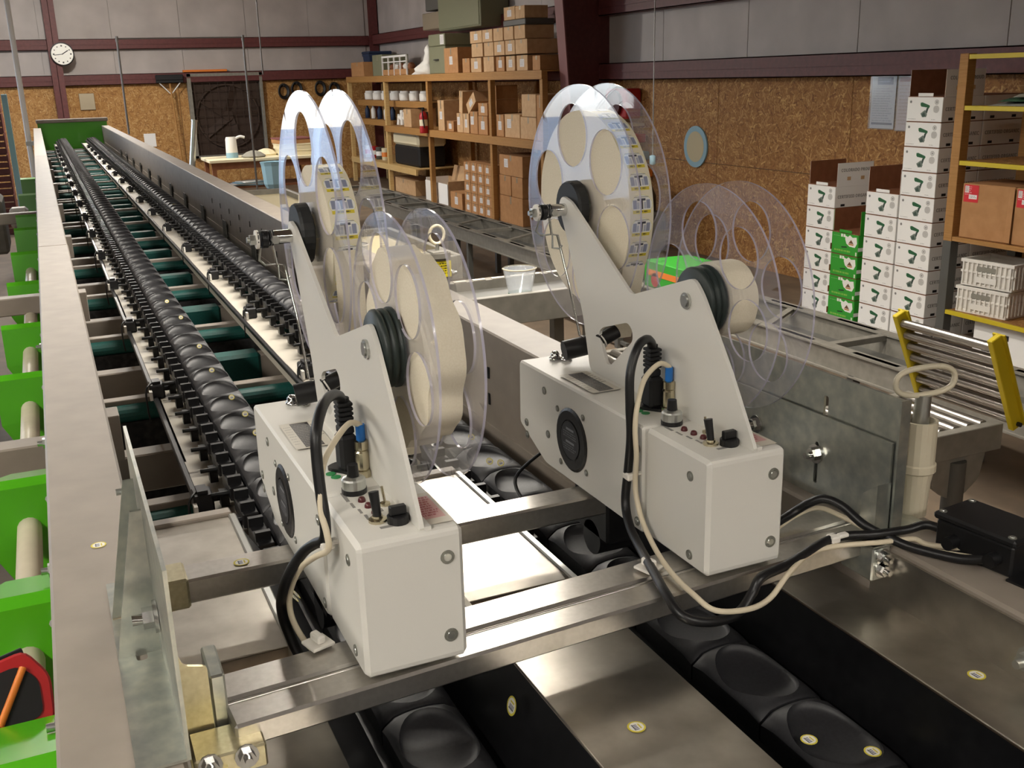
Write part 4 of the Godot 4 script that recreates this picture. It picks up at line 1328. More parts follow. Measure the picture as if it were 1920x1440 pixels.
func build_mounts() -> void:
	# two cross bars
	var t := thing("cross_bar", "wide slotted aluminium bar carrying both label applicators, front", "bar", V(0.53, 1.761, -1.0), 0.062, "cross bars under the label applicators")
	var s := S()
	bx(s, -0.44, 0.43, 0.0, 0.028, 0.008, 0.052, 0.003); bx(s, -0.44, 0.43, 0.0, 0.028, -0.052, 0.0, 0.003)
	part(t, "extrusion", s, mats.aluminium)
	part(t, "slot_floor", BX(-0.439, 0.429, 0.0, 0.020, -0.001, 0.009), mats.aluminium)
	part(t, "ridge", CY(V(-0.44, 0.0275, 0.0095), V(0.43, 0.0275, 0.0095), 0.0022, 8), mats.aluminium)
	t = thing("cross_bar", "narrow grey steel bar carrying both label applicators, rear", "bar", V(0.53, 1.756, -1.29), 0.0, "cross bars under the label applicators")
	part(t, "tube", BX(-0.44, 0.43, 0.0, 0.034, -0.025, 0.025, 0.003), mats.aluminium)
	part(t, "socket", BX(-0.480, -0.436, -0.004, 0.038, -0.029, 0.029, 0.003), mats.zinc_yellow)
	# left bracket
	t = thing("mounting_bracket", "galvanised angle bracket bolted on top of the left rail", "bracket", V(0.045, RT, -1.115), 0.0, "galvanised brackets holding the cross bars")
	s = S()
	plate(s, PackedVector2Array([Vector2(-0.225, 0.0), Vector2(0.215, 0.0), Vector2(0.225, 0.205), Vector2(-0.225, 0.205)]), [], -0.004, 0.0, side_xf(0.0))
	part(t, "side_plate", s, mats.galvanised)
	s = S()
	plate(s, PackedVector2Array([Vector2(-0.048, -0.2), Vector2(0.0, -0.2), Vector2(0.0, 0.218), Vector2(-0.046, 0.218)]), [rounded([Vector2(-0.028, -0.022), Vector2(-0.016, -0.022), Vector2(-0.016, 0.014), Vector2(-0.028, 0.014)], 0.005, 2)], -0.0045, -0.0015, Transform3D(Basis(V(1, 0, 0), V(0, 0, 1), V(0, -1, 0)), Vector3.ZERO))
	part(t, "base_flange", s, mats.galvanised)
	for z in [-0.10, 0.0]:
		s = S()
		quad(s, V(-0.047, 0.003, z), V(-0.001, 0.003, z), V(-0.001, 0.175, z - 0.005), V(-0.013, 0.175, z - 0.005)); quad(s, V(-0.001, 0.003, z - 0.004), V(-0.047, 0.003, z - 0.004), V(-0.013, 0.175, z - 0.009), V(-0.001, 0.175, z - 0.009))
		quad(s, V(-0.047, 0.003, z - 0.004), V(-0.047, 0.003, z), V(-0.013, 0.175, z - 0.005), V(-0.013, 0.175, z - 0.009))
		part(t, "gusset", s, mats.galvanised)
	part(t, "weld", CY(V(-0.046, 0.003, -0.098), V(-0.002, 0.003, -0.098), 0.0025, 6), mats.bronze)
	bolt(t, V(-0.001, 0.066, 0.036), V(-1, 0, 0), 0.012, "chrome")
	for e in [[0.125, -0.205], [0.085, -0.18], [0.05, -0.15]]:
		s = S()
		cyl(s, V(-0.001, e[0], e[1]), V(-0.020, e[0], e[1]), 0.0045, 8)
		cyl(s, V(-0.001, e[0], e[1]), V(-0.006, e[0], e[1]), 0.008, 6)
		part(t, "stud", s, mats.zinc)
	s = S()
	plate(s, rounded([Vector2(0.005, 0.088), Vector2(0.011, 0.070), Vector2(0.033, 0.064), Vector2(0.033, -0.016), Vector2(0.021, -0.034), Vector2(0.005, -0.034)], 0.004, 2), [], 0.158, 0.162)
	part(t, "bar_hook", s, mats.zinc_yellow)
	part(t, "end_block", BX(0.034, 0.049, -0.022, 0.050, 0.095, 0.160, 0.002), mats.galvanised)
	part(t, "hook_web", BX(0.004, 0.036, -0.02, -0.016, 0.10, 0.22), mats.zinc_yellow)
	part(t, "bar_foot", BX(0.006, 0.075, -0.030, -0.004, 0.165, 0.215, 0.002), mats.zinc_yellow)
	for x in [0.02, 0.055]:
		bolt(t, V(x, -0.012, 0.215), V(0, 0.2, 1).normalized(), 0.008, "chrome")
	# right bracket: fixed back sheet and slotted front sheet
	t = thing("mounting_bracket", "tall galvanised bracket sheet standing on the right rail behind the applicator", "bracket", V(0.998, RT, -1.25), 0.0, "galvanised brackets holding the cross bars")
	s = S()
	plate(s, PackedVector2Array([Vector2(-0.42, 0.0), Vector2(0.271, 0.0), Vector2(0.271, 0.192), Vector2(-0.42, 0.19)]), [rounded([Vector2(0.116, 0.118), Vector2(0.126, 0.118), Vector2(0.126, 0.158), Vector2(0.116, 0.158)], 0.004, 2)], -0.004, 0.0, side_xf(0.0))
	part(t, "back_sheet", s, mats.galvanised)
	s = S()
	plate(s, PackedVector2Array([Vector2(-0.40, 0.0), Vector2(0.262, 0.0), Vector2(0.262, 0.130), Vector2(-0.40, 0.122)]), [rounded([Vector2(0.110, 0.02), Vector2(0.118, 0.02), Vector2(0.118, 0.085), Vector2(0.110, 0.085)], 0.0035, 2)], 0.003, 0.006, side_xf(0.0))
	part(t, "front_sheet", s, mats.galvanised)
	part(t, "end_flange", BX(-0.005, 0.012, 0.0, 0.192, 0.268, 0.272), mats.galvanised)
	part(t, "base_flange", BX(-0.005, 0.06, 0.0, 0.004, -0.42, 0.272), mats.galvanised)
	s = S()
	plate(s, PackedVector2Array([Vector2(0.235, 0.0), Vector2(0.266, 0.0), Vector2(0.266, 0.075), Vector2(0.24, 0.055)]), [], 0.006, 0.030, side_xf(0.0))
	part(t, "corner_fold", s, mats.galvanised)
	for e in [[0.070, -0.03], [0.067, 0.114], [0.03, -0.16]]:
		bolt(t, V(-0.006, e[0], e[1]), V(-1, 0, 0), 0.010, "chrome")
	part(t, "bar_foot", BX(-0.062, -0.0315, -0.046, 0.004, 0.24, 0.30, 0.002), mats.galvanised)
	part(t, "foot_plate", BX(-0.062, -0.006, 0.001, 0.004, 0.24, 0.30), mats.galvanised)
	for y in [-0.012, -0.030]:
		bolt(t, V(-0.046, y, 0.30), V(0, 0, 1), 0.008, "chrome")
	# pipe post with ring bolt
	t = thing("ring_post", "beige pipe stub with oval ring bolt standing on the right rail", "post", V(1.071, RT, -1.02))
	part(t, "pipe", LA([Vector2(0.020, 0.0), Vector2(0.022, 0.05), Vector2(0.025, 0.07), Vector2(0.025, 0.142), Vector2(0.021, 0.142), Vector2(0.021, 0.10), Vector2(0.0, 0.10)], 20, Transform3D(), false), mats.pvc)
	part(t, "collar", LA([Vector2(0.0252, 0.066), Vector2(0.0275, 0.068), Vector2(0.0275, 0.078), Vector2(0.0252, 0.080)], 20, Transform3D(), false), mats.pvc)
	part(t, "shank", CY(V(0, 0.09, 0), V(0.003, 0.178, 0), 0.013, 12, 0.011), mats.zinc)
	var ring := []
	for k in 28:
		var a := TAU * k / 28
		ring.append(V(0.004 + signf(cos(a)) * pow(absf(cos(a)), 0.7) * 0.046, 0.198 + signf(sin(a)) * pow(absf(sin(a)), 0.8) * 0.020, cos(a) * 0.008))
	s = S()
	tube(s, ring, 0.0042, 8, true)
	part(t, "ring", s, mats.pvc)
	# junction box on the right rail
	t = thing("junction_box", "black junction box with four cover screws on the right rail", "junction box", V(1.058, RT, -0.868), 0.12)
	s = S()
	bx(s, -0.036, 0.036, 0.0, 0.042, -0.060, 0.052, 0.003)
	part(t, "body", s, mats.black)
	part(t, "lid", BX(-0.039, 0.039, 0.042, 0.052, -0.064, 0.055, 0.003), mats.black)
	for e in [[-0.03, -0.055], [0.03, -0.055], [-0.03, 0.045], [0.03, 0.045]]:
		screw(t, V(e[0], 0.052, e[1]), V(0, 1, 0), 0.005)
	part(t, "cable_gland", CY(V(-0.036, 0.02, -0.03), V(-0.052, 0.02, -0.03), 0.009, 12), mats.black)
	part(t, "cable_gland", CY(V(-0.036, 0.02, 0.03), V(-0.052, 0.02, 0.03), 0.009, 12), mats.black)
	part(t, "back_bracket", BX(-0.045, 0.04, 0.0, 0.003, 0.052, 0.085), mats.black)

func build_cables() -> void:
	var c := cable("power_cable", "thick black power cable looping down from the right applicator's plug", [V(0.727, 2.030, -1.173), V(0.722, 2.045, -1.168), V(0.706, 2.055, -1.155), V(0.685, 2.050, -1.142), V(0.668, 2.020, -1.132), V(0.664, 1.977, -1.126), V(0.664, 1.933, -1.123), V(0.662, 1.886, -1.126), V(0.658, 1.840, -1.126), V(0.650, 1.815, -1.10), V(0.640, 1.803, -1.055), V(0.622, 1.800, -0.99), V(0.610, 1.797, -0.945), V(0.612, 1.784, -0.912), V(0.644, 1.773, -0.903), V(0.690, 1.768, -0.912), V(0.717, 1.785, -0.920), V(0.733, 1.801, -0.924), V(0.789, 1.798, -0.942), V(0.884, 1.800, -0.972), V(0.941, 1.801, -0.955), V(0.989, 1.800, -0.948), V(1.018, 1.806, -0.935), V(1.030, 1.800, -0.886)], 0.0062, mats.black)
	zip_tie(c, V(0.662, 1.878, -1.122))
	zip_tie(c, V(0.884, 1.801, -0.970))
	cable_mount(c, V(0.632, 1.794, -1.022))
	cable("signal_cable", "thin cream cable looping down from the right applicator's blue boot", [V(0.739, 2.008, -1.149), V(0.738, 2.014, -1.149), V(0.722, 2.020, -1.148), V(0.694, 2.006, -1.138), V(0.671, 1.979, -1.118), V(0.664, 1.947, -1.112), V(0.664, 1.912, -1.108), V(0.665, 1.873, -1.112), V(0.663, 1.852, -1.105), V(0.661, 1.825, -1.085), V(0.655, 1.803, -1.04), V(0.645, 1.797, -0.985), V(0.642, 1.794, -0.935), V(0.655, 1.783, -0.908), V(0.702, 1.774, -0.906), V(0.740, 1.776, -0.914), V(0.775, 1.794, -0.926), V(0.830, 1.796, -0.955), V(0.878, 1.794, -0.962), V(0.941, 1.794, -0.944), V(0.998, 1.786, -0.945), V(1.005, 1.785, -0.925), V(1.022, 1.790, -0.890), V(1.028, 1.797, -0.850)], 0.0036, mats.cable_white)
	cable("power_cable", "black power cable rising from behind the right applicator to the junction box", [V(0.80, 1.797, -1.03), V(0.842, 1.80, -1.041), V(0.884, 1.808, -1.050), V(0.898, 1.824, -1.036), V(0.912, 1.832, -1.023), V(0.927, 1.825, -1.003), V(0.938, 1.808, -0.972), V(0.964, 1.792, -0.945), V(0.980, 1.787, -0.917), V(1.005, 1.788, -0.870), V(1.018, 1.797, -0.842)], 0.0062, mats.black)
	cable("signal_cable", "thin cream cable lying beside the rear black cable on the right rail", [V(0.80, 1.793, -1.03), V(0.839, 1.795, -1.037), V(0.890, 1.803, -1.050), V(0.916, 1.812, -1.038), V(0.928, 1.810, -1.008), V(0.947, 1.798, -0.972), V(0.975, 1.785, -0.939), V(1.0, 1.785, -0.905), V(1.020, 1.790, -0.862)], 0.0034, mats.cable_white)
	c = cable("power_cable", "thick black power cable hanging from the left applicator's plug", [V(0.283, 2.030, -1.143), V(0.278, 2.045, -1.136), V(0.263, 2.056, -1.110), V(0.243, 2.058, -1.072), V(0.226, 2.040, -1.040), V(0.222, 2.010, -1.03), V(0.221, 1.975, -1.020), V(0.221, 1.949, -1.012), V(0.220, 1.925, -1.017), V(0.214, 1.911, -1.040), V(0.204, 1.894, -1.060), V(0.190, 1.866, -1.075), V(0.182, 1.835, -1.09), V(0.182, 1.805, -1.108), V(0.188, 1.770, -1.115), V(0.200, 1.735, -1.10), V(0.225, 1.715, -1.08)], 0.0062, mats.black)
	zip_tie(c, V(0.222, 1.918, -1.018))
	cable_mount(c, V(0.206, 1.794, -1.032))
	cable("signal_cable", "thin cream cable hanging from the left applicator's blue boot", [V(0.295, 2.008, -1.119), V(0.294, 2.013, -1.118), V(0.280, 2.019, -1.110), V(0.255, 2.015, -1.075), V(0.232, 2.005, -1.040), V(0.222, 1.985, -1.022), V(0.218, 1.960, -1.012), V(0.220, 1.937, -1.003), V(0.220, 1.918, -1.004), V(0.210, 1.900, -1.03), V(0.200, 1.868, -1.072), V(0.191, 1.829, -1.095), V(0.190, 1.800, -1.09), V(0.200, 1.775, -1.07), V(0.215, 1.762, -1.05)], 0.0036, mats.cable_white)
	# small cable near the right applicator's back
	cable("sensor_cable", "small black sensor lead looping behind the right applicator onto the cups", [V(0.70, 1.80, -1.46), V(0.66, 1.74, -1.50), V(0.66, 1.71, -1.44), V(0.69, 1.715, -1.38), V(0.71, 1.76, -1.36)], 0.003, mats.black)

func sticker(at: Vector3, n: Vector3, label: String, r := 0.0105) -> void:
	var f := frame_of(n)
	var s := S()
	for k in 16:
		for e in [[0.0, 0.0], [TAU * k / 16, 1.0], [TAU * (k + 1) / 16, 1.0]]:
			var d: Vector3 = (f.x * cos(e[0]) + f.y * sin(e[0])) * r * e[1]
			s.set_uv(Vector2(0.5 + 0.5 * cos(e[0]) * e[1], 0.5 + 0.5 * sin(e[0]) * e[1])); s.set_normal(n); s.add_vertex(d + n * 0.0006)
	var o := one("fruit_sticker", s.commit(), mats.sticker_print, label, "sticker", at, "stray fruit stickers on the machine")
	o.rotation.x = 0.0

func scraps() -> void:
	# label scraps caught on cup rims
	var left := [[0.354, 1.612, -4.045], [0.366, 1.612, -3.725], [0.365, 1.612, -3.262], [0.357, 1.612, -2.954], [0.363, 1.612, -2.655], [0.369, 1.612, -2.494], [0.366, 1.612, -2.338]]
	for k in left.size():
		sticker(V(left[k][0], left[k][1], left[k][2]), V(0, 0.6, 0.8), "label scrap on a left-lane cup rim, %s counting toward the left applicator" % ORD[k], 0.0075)
	var right := [[0.806, 1.612, -2.221], [0.803, 1.612, -2.068], [0.779, 1.612, -1.905], [0.796, 1.612, -1.885]]
	for k in right.size():
		sticker(V(right[k][0], right[k][1], right[k][2]), V(0, 0.6, 0.8), "label scrap on a right-lane cup rim, %s counting toward the rear bar" % ORD[k], 0.0075)
	sticker(V(0.76, 1.606, -0.852), V(0, 1, 0), "label scrap on a right-lane cup at the bottom edge, left one")
	sticker(V(0.813, 1.606, -0.80), V(0, 1, 0), "label scrap on a right-lane cup at the bottom edge, right one")
	sticker(V(0.259, 1.634, -1.455), V(0.79, 0.61, 0), "label scrap on the left trough beside the hanging cable, nearer one")
	sticker(V(0.268, 1.623, -1.485), V(0.79, 0.61, 0), "label scrap on the left trough beside the hanging cable, farther one")

func build_stickers() -> void:
	sticker(V(-0.005, RT, -1.456), V(0, 1, 0), "round fruit sticker stuck on top of the left rail")
	sticker(V(0.427, 1.665, -1.0), V(-0.95, 0.3, 0).normalized(), "round fruit sticker on the black trough below the front bar", 0.012)
	sticker(V(0.513, PAN_Y, -0.851), V(0, 1, 0), "fruit sticker lying on the middle pan near the bottom edge")
	sticker(V(0.926, PAN_Y, -0.76), V(0, 1, 0), "yellow fruit sticker lying on the right pan below the junction box")
	sticker(V(0.165, 1.7905, -1.285), V(0, 1, 0), "fruit sticker on the rear bar beside the left applicator")
	scraps()
	sticker(V(0.352, 1.598, -3.2), V(0, 1, 0), "fruit sticker on a cup of the left lane just beyond the applicator", 0.012)
	sticker(V(0.360, 1.598, -4.45), V(0, 1, 0), "fruit sticker on a cup of the left lane farther along", 0.012)
	sticker(V(0.340, 1.590, -6.3), V(0, 1, 0), "pale fruit sticker far up the left lane", 0.016)
	sticker(V(0.800, 1.590, -1.55), V(0, 1, 0), "fruit sticker on a right-lane cup behind the right applicator", 0.012)
	sticker(V(0.800, 1.600, -7.6), V(0, 1, 0), "pale fruit sticker far up the right lane", 0.016)

# ---------------------------------------------------------------- cartons and shelves
const ORD := ["first", "second", "third", "fourth", "fifth", "sixth", "seventh", "eighth", "ninth", "tenth", "eleventh", "twelfth"]

func carton(z0: float, z1: float, y0: float, y1: float, x0: float, depth: float, key: String, with_label: int, label: String, group := "", tilt := 0.0) -> Node3D:
	var zc := (z0 + z1) / 2; var h := y1 - y0; var w := absf(z1 - z0) - 0.012
	var t := thing("carton", label, "carton", V(x0 + depth / 2, y0, zc), 0.0, group)
	var s := S()
	bx(s, -depth / 2, depth / 2, 0, h - 0.004, -w / 2, w / 2, 0.004)
	part(t, "body", s, mats[key])
	s = S()
	bx(s, -depth / 2, depth / 2, h - 0.004, h, -w / 2, -0.002); bx(s, -depth / 2, depth / 2, h - 0.004, h, 0.002, w / 2)
	part(t, "flap", s, mats[key])
	part(t, "tape", BX(-depth / 2 - 0.0008, -depth / 2, h * 0.72, h, -0.025, 0.025), mats.bronze)
	if with_label > 0:
		var lw := minf(w * 0.42, 0.16); var lh := minf(h * 0.5, 0.14)
		var ly := h * (0.5 if with_label == 1 else 0.6); var lz := 0.0 if with_label == 1 else -w * 0.2
		part(t, "label", uvquad(V(-depth / 2 - 0.0015, ly - lh / 2, lz - lw / 2), V(-depth / 2 - 0.0015, ly - lh / 2, lz + lw / 2), V(-depth / 2 - 0.0015, ly + lh / 2, lz + lw / 2), V(-depth / 2 - 0.0015, ly + lh / 2, lz - lw / 2)), mats.carton_label)
	t.rotation.x = tilt
	return t

func build_shelving() -> void:
	var t := thing("wooden_shelving", "long timber shelving along the right wall loaded with brown cartons", "shelving", V(7.45, 0, -19.8))
	var o := V(-7.45, 0, 19.8)
	var zs := [-25.2, -22.3, -19.55, -16.45, -14.46]
	for i in zs.size():
		for x in [7.0, 7.85]:
			var p := part(t, "post", BX(x - 0.045, x + 0.045, 0, 2.46 if x < 7.5 else 2.40, zs[i] - 0.05, zs[i] + 0.05, 0.004), mats.wood if i > 1 else mats.wood_pale)
			p.position = o
	var shelf := func(z0: float, z1: float, y: float, x0: float, key: String) -> void:
		var p := part(t, "beam", BX(x0 - 0.06, x0 - 0.01, y - 0.13, y, z0, z1, 0.003), mats[key])
		p.position = o
		var z := z0
		while z < z1 - 0.05:
			var e := minf(z + 1.22, z1)
			p = part(t, "deck_board", BX(x0 - 0.01, 7.93, y - 0.02, y, z + 0.002, e - 0.002), mats[key])
			p.position = o
			z = e
	shelf.call(-25.25, -14.40, 2.46, 7.0, "wood")
	shelf.call(-22.35, -14.40, 1.42, 7.0, "wood")
	shelf.call(-25.25, -20.4, 0.60, 7.0, "wood_pale")
	shelf.call(-25.25, -20.2, 1.93, 7.25, "wood")
	shelf.call(-25.25, -22.35, 1.5, 7.2, "wood")
	t.set_meta("label", "long timber shelving along the right wall loaded with brown cartons")

	var g := "cartons on the top shelf"
	var row1 := [[-17.787, -17.437, 0.24], [-17.388, -16.911, 0.235], [-16.817, -16.366, 0.24], [-16.278, -15.935, 0.23], [-15.872, -15.522, 0.23], [-15.461, -15.05, 0.23], [-14.879, -14.601, 0.21]]
	for i in row1.size():
		var r: Array = row1[i]
		carton(r[0], r[1], 2.462, 2.462 + r[2], 7.02, 0.6, "carton_pale" if i % 3 else "carton", 1 if i in [1, 3, 4, 5] else 0, "pale carton, %s from left in the bottom row on the top shelf" % ORD[i], g)
	var row2 := [[-17.36, -16.85], [-16.80, -16.39], [-16.37, -15.94], [-15.92, -15.53], [-15.52, -15.07]]
	for i in row2.size():
		var r: Array = row2[i]
		carton(r[0], r[1], 2.712, 2.93, 7.03, 0.55, "carton_pale", 1 if i in [2, 3] else 0, "pale carton, %s from left in the second row of the top-shelf stack" % ORD[i], g)
	var row3 := [[-17.41, -16.87], [-16.86, -16.42], [-16.39, -15.99], [-15.96, -15.58], [-15.55, -15.14]]
	for i in row3.size():
		var r: Array = row3[i]
		carton(r[0], r[1], 2.938, 3.135, 7.03, 0.5, "carton_pale", 1 if i in [0, 1] else 0, "pale carton, %s from left in the third row of the top-shelf stack" % ORD[i], g)
	var tray := one("flat_tray", BX(-0.25, 0.25, 0, 0.09, -0.42, 0.42, 0.01), mats.grey_plate, "flat dark tray bridging the top of the carton stack", "tray", V(7.28, 3.14, -15.55))
	tray.rotation.y = 0.0
	carton(-15.96, -15.52, 3.235, 3.43, 7.04, 0.4, "carton_pale", 1, "pale carton with label on top of the dark tray, left one", g)
	carton(-15.515, -15.16, 3.235, 3.42, 7.04, 0.4, "carton_pale", 0, "pale carton on top of the dark tray, right one", g)
	carton(-18.72, -18.02, 2.462, 2.905, 7.03, 0.6, "carton", 1, "tall brown carton beside the grey-green cabinet on the top shelf", g)
	carton(-24.95, -23.9, 2.462, 2.78, 7.0, 0.22, "carton", 0, "ochre carton at the corner end of the top shelf", g)
	carton(-23.35, -22.6, 2.462, 2.905, 7.05, 0.6, "olive", 0, "olive box standing near the first post of the top shelf", g)
	# blue tarp-coloured bin, grey-green case, basket, white bag
	var b := thing("storage_bin", "dark blue lidded bin at the corner end of the top shelf", "bin", V(7.56, 2.462, -24.65))
	part(b, "tub", LA([Vector2(0.0, 0.0), Vector2(0.32, 0.0), Vector2(0.37, 0.45), Vector2(0.39, 0.45), Vector2(0.39, 0.50)], 4, Transform3D(Basis(Vector3.UP, PI / 4), Vector3.ZERO), false), mats.blue_dark)
	part(b, "lid", BX(-0.29, 0.29, 0.50, 0.56, -0.29, 0.29, 0.02), mats.blue_dark)
	b = thing("equipment_case", "tall grey-green equipment case standing on the top shelf", "case", V(7.35, 2.462, -19.15))
	part(b, "body", BX(-0.3, 0.3, 0.0, 0.49, -0.44, 0.44, 0.012), mats.olive)
	part(b, "lid", BX(-0.3, 0.3, 0.495, 0.71, -0.44, 0.44, 0.012), mats.olive)
	part(b, "tag", uvquad(V(-0.302, 0.52, 0.2), V(-0.302, 0.52, 0.4), V(-0.302, 0.69, 0.4), V(-0.302, 0.69, 0.2)), mats.carton_label)
	part(b, "handle", TU([V(-0.3, 0.25, -0.1), V(-0.34, 0.25, -0.08), V(-0.34, 0.25, 0.08), V(-0.3, 0.25, 0.1)], 0.012, 6, false), mats.dark_metal)
	b = thing("wire_basket", "white-rimmed open basket of parts on the top shelf", "basket", V(7.3, 2.462, -21.7))
	part(b, "tray", BX(-0.28, 0.28, 0.0, 0.12, -0.8, 0.8, 0.01), mats.carton)
	for z in [-0.82, -0.4, 0.0, 0.4, 0.82]:
		part(b, "upright", BX(-0.29, -0.26, 0.0, 0.38, z - 0.015, z + 0.015), mats.white_paint)
	part(b, "rim", BX(-0.29, -0.26, 0.36, 0.40, -0.83, 0.83), mats.white_paint)
	part(b, "bar", BX(-0.29, -0.27, 0.26, 0.28, -0.83, 0.83), mats.white_paint)
	for k in 5:
		part(b, "fitting", LA([Vector2(0, 0), Vector2(0.07, 0.0), Vector2(0.09, 0.06), Vector2(0.05, 0.12), Vector2(0, 0.13)], 8, Transform3D(Basis(), V(-0.1, 0.12, -0.6 + k * 0.3))), mats.white_plastic if k % 2 else mats.carton_dark)
	b = thing("plastic_bag", "crumpled white plastic sheet hanging over the top shelf edge", "bag", V(7.15, 2.462, -20.1))
	var s := S()
	s.set_smooth_group(0)
	var nz := FastNoiseLite.new(); nz.seed = 4; nz.frequency = 3.0
	var P := func(i: int, j: int) -> Vector3:
		var a := TAU * i / 14.0; var v := j / 10.0
		var r: float = lerpf(0.36, 0.12, smoothstep(0.1, 0.5, v)) * (1.0 + 0.5 * nz.get_noise_2d(cos(a) + v * 2.0, sin(a) - v)) * (1.0 - pow(v, 8))
		return V(cos(a) * r * 0.6, v * 0.56, sin(a) * r + 0.18 * smoothstep(0.2, 0.6, v))
	for i in 14:
		for j in 10:
			quad(s, P.call(i, j), P.call(i, j + 1), P.call((i + 1) % 14, j + 1), P.call((i + 1) % 14, j))
	part(b, "sheet", s, mats.white_plastic)
	# grey-green cabinet fixed to the wall above
	b = thing("wall_cabinet", "large grey-green cabinet fixed high on the right wall", "cabinet", V(7.96, 3.25, -18.86))
	part(b, "body", BX(-0.56, 0, 0, 0.98, -1.06, 1.06, 0.015), mats.olive)
	part(b, "door", BX(-0.575, -0.56, 0.03, 0.95, -1.02, 1.02, 0.006), mats.olive)
	part(b, "side_box", BX(-0.54, 0, 0.06, 0.38, -2.05, -1.07, 0.012), mats.bronze)
	part(b, "louvre_box", BX(-0.5, 0, 0.42, 0.95, -1.95, -1.07, 0.012), mats.grey_plate)

	# middle shelf
	g = "cartons on the middle shelf"
	var mid := [[-21.29, -20.8, 1.422, 1.78, "carton_pale", 0, "plain pale carton beside the white fittings on the middle shelf"],
		[-19.19, -18.85, 1.422, 1.98, "carton_pale", 1, "narrow upright carton just right of the fire extinguisher"],
		[-18.73, -18.37, 1.422, 1.61, "carton", 1, "small low carton with white label on the middle shelf"],
		[-18.2, -17.89, 1.422, 1.76, "carton_pale", 2, "pale carton, left of the paired labelled cartons on the middle shelf"],
		[-17.88, -17.6, 1.422, 1.757, "carton_pale", 1, "pale carton, right of the paired labelled cartons on the middle shelf"],
		[-17.55, -17.19, 1.422, 1.80, "carton", 2, "brown carton standing between labelled cartons mid-way on the middle shelf"],
		[-17.17, -16.745, 1.422, 1.735, "carton", 1, "labelled carton at the foot of the stack by the third post"],
		[-17.15, -16.73, 1.74, 1.95, "carton", 1, "labelled carton second in the stack by the third post"],
		[-16.38, -16.05, 1.422, 1.777, "carton", 1, "labelled brown carton just right of the third post"],
		[-16.02, -15.41, 1.422, 1.79, "carton_pale", 2, "wide pale carton with corner label right of the third post"],
		[-15.4, -14.8, 1.422, 1.76, "carton_pale", 0, "wide plain carton at the right end of the middle shelf"],
		[-15.335, -14.80, 1.767, 2.106, "carton_pale", 0, "plain carton stacked on the right end of the middle shelf, left one"],
		[-14.785, -14.53, 1.422, 2.10, "carton", 0, "tall plain carton at the very right end of the middle shelf"]]
	for e in mid:
		carton(e[0], e[1], e[2], e[3], 7.03, 0.55, e[4], e[5], e[6], g)
	carton(-16.71, -16.5, 1.422, 1.78, 7.1, 0.45, "carton", 0, "slim carton wedged against the third post, bottom", g)
	carton(-16.71, -16.5, 1.786, 2.01, 7.1, 0.4, "carton", 1, "slim labelled carton wedged against the third post, middle", g)
	carton(-16.71, -16.5, 2.016, 2.24, 7.1, 0.4, "carton", 1, "slim labelled carton wedged against the third post, top", g)
	carton(-17.72, -17.28, 1.86, 2.06, 7.06, 0.35, "carton_pale", 1, "carton lying tilted on top of the middle-shelf row", g, -0.55)
	carton(-18.15, -17.98, 1.765, 2.15, 7.06, 0.3, "carton_pale", 0, "thin carton leaning upright behind the middle-shelf row", g, 0.12)
	# floor cartons: a block of small labelled ones
	g = "small labelled cartons in the floor block"
	for c in 4:
		for r in 5:
			carton(-17.95 + c * 0.322, -17.635 + c * 0.322, r * 0.182, r * 0.182 + 0.18, 7.03, 0.32, "carton", 1, "small labelled carton, column %s from left, %s from the floor" % [ORD[c], ORD[r]], g)
	g = "larger cartons by the column"
	carton(-16.38, -15.42, 0.0, 0.455, 7.05, 0.6, "carton", 0, "large carton on the floor under the plain stack by the column", g)
	carton(-16.36, -15.87, 0.46, 0.79, 7.05, 0.55, "carton", 0, "plain carton on the large floor carton, left", g)
	carton(-15.85, -15.41, 0.46, 0.79, 7.05, 0.55, "carton", 0, "plain carton on the large floor carton, right", g)
	carton(-16.34, -15.39, 0.795, 1.13, 7.05, 0.55, "carton", 2, "wide labelled carton topping the plain stack by the column", g)
	carton(-18.7, -18.08, 0.0, 0.305, 7.03, 0.5, "carton", 1, "low labelled carton on the floor left of the small-carton block", g)
	carton(-22.5, -20.9, 0.0, 0.31, 7.08, 0.6, "carton_pale", 0, "wide low carton on the floor under the cooler", g)
	# open white and kraft box
	b = thing("open_box", "open white box with kraft lid folded back on the floor", "box", V(7.3, 0, -19.4))
	part(b, "side", BX(-0.2, 0.28, 0, 0.45, -0.85, -0.83), mats.white_board)
	part(b, "side", BX(-0.2, 0.28, 0, 0.45, 0.40, 0.42), mats.carton_pale)
	part(b, "front", BX(-0.22, -0.2, 0, 0.40, -0.85, 0.42), mats.white_board)
	part(b, "back", BX(0.28, 0.3, 0, 0.45, -0.85, 0.42), mats.carton_pale)
	part(b, "bottom", BX(-0.2, 0.28, 0, 0.02, -0.83, 0.40), mats.carton_pale)
	s = S()
	box(s, V(0.20, 0.56, 0.05), V(0.02, 0.3, 0.75), 0.0, Basis.from_euler(V(0, 0, -0.25)))
	part(b, "lid", s, mats.carton_pale)
	# cooler on the low shelf
	b = thing("cooler_box", "black cooler with cream lid on the low shelf", "cooler", V(7.4, 0.602, -21.45))
	part(b, "tub", BX(-0.3, 0.3, 0, 0.42, -0.8, 0.8, 0.04), mats.black_matt)
	part(b, "lid", BX(-0.32, 0.32, 0.42, 0.68, -0.82, 0.82, 0.05), mats.cream)
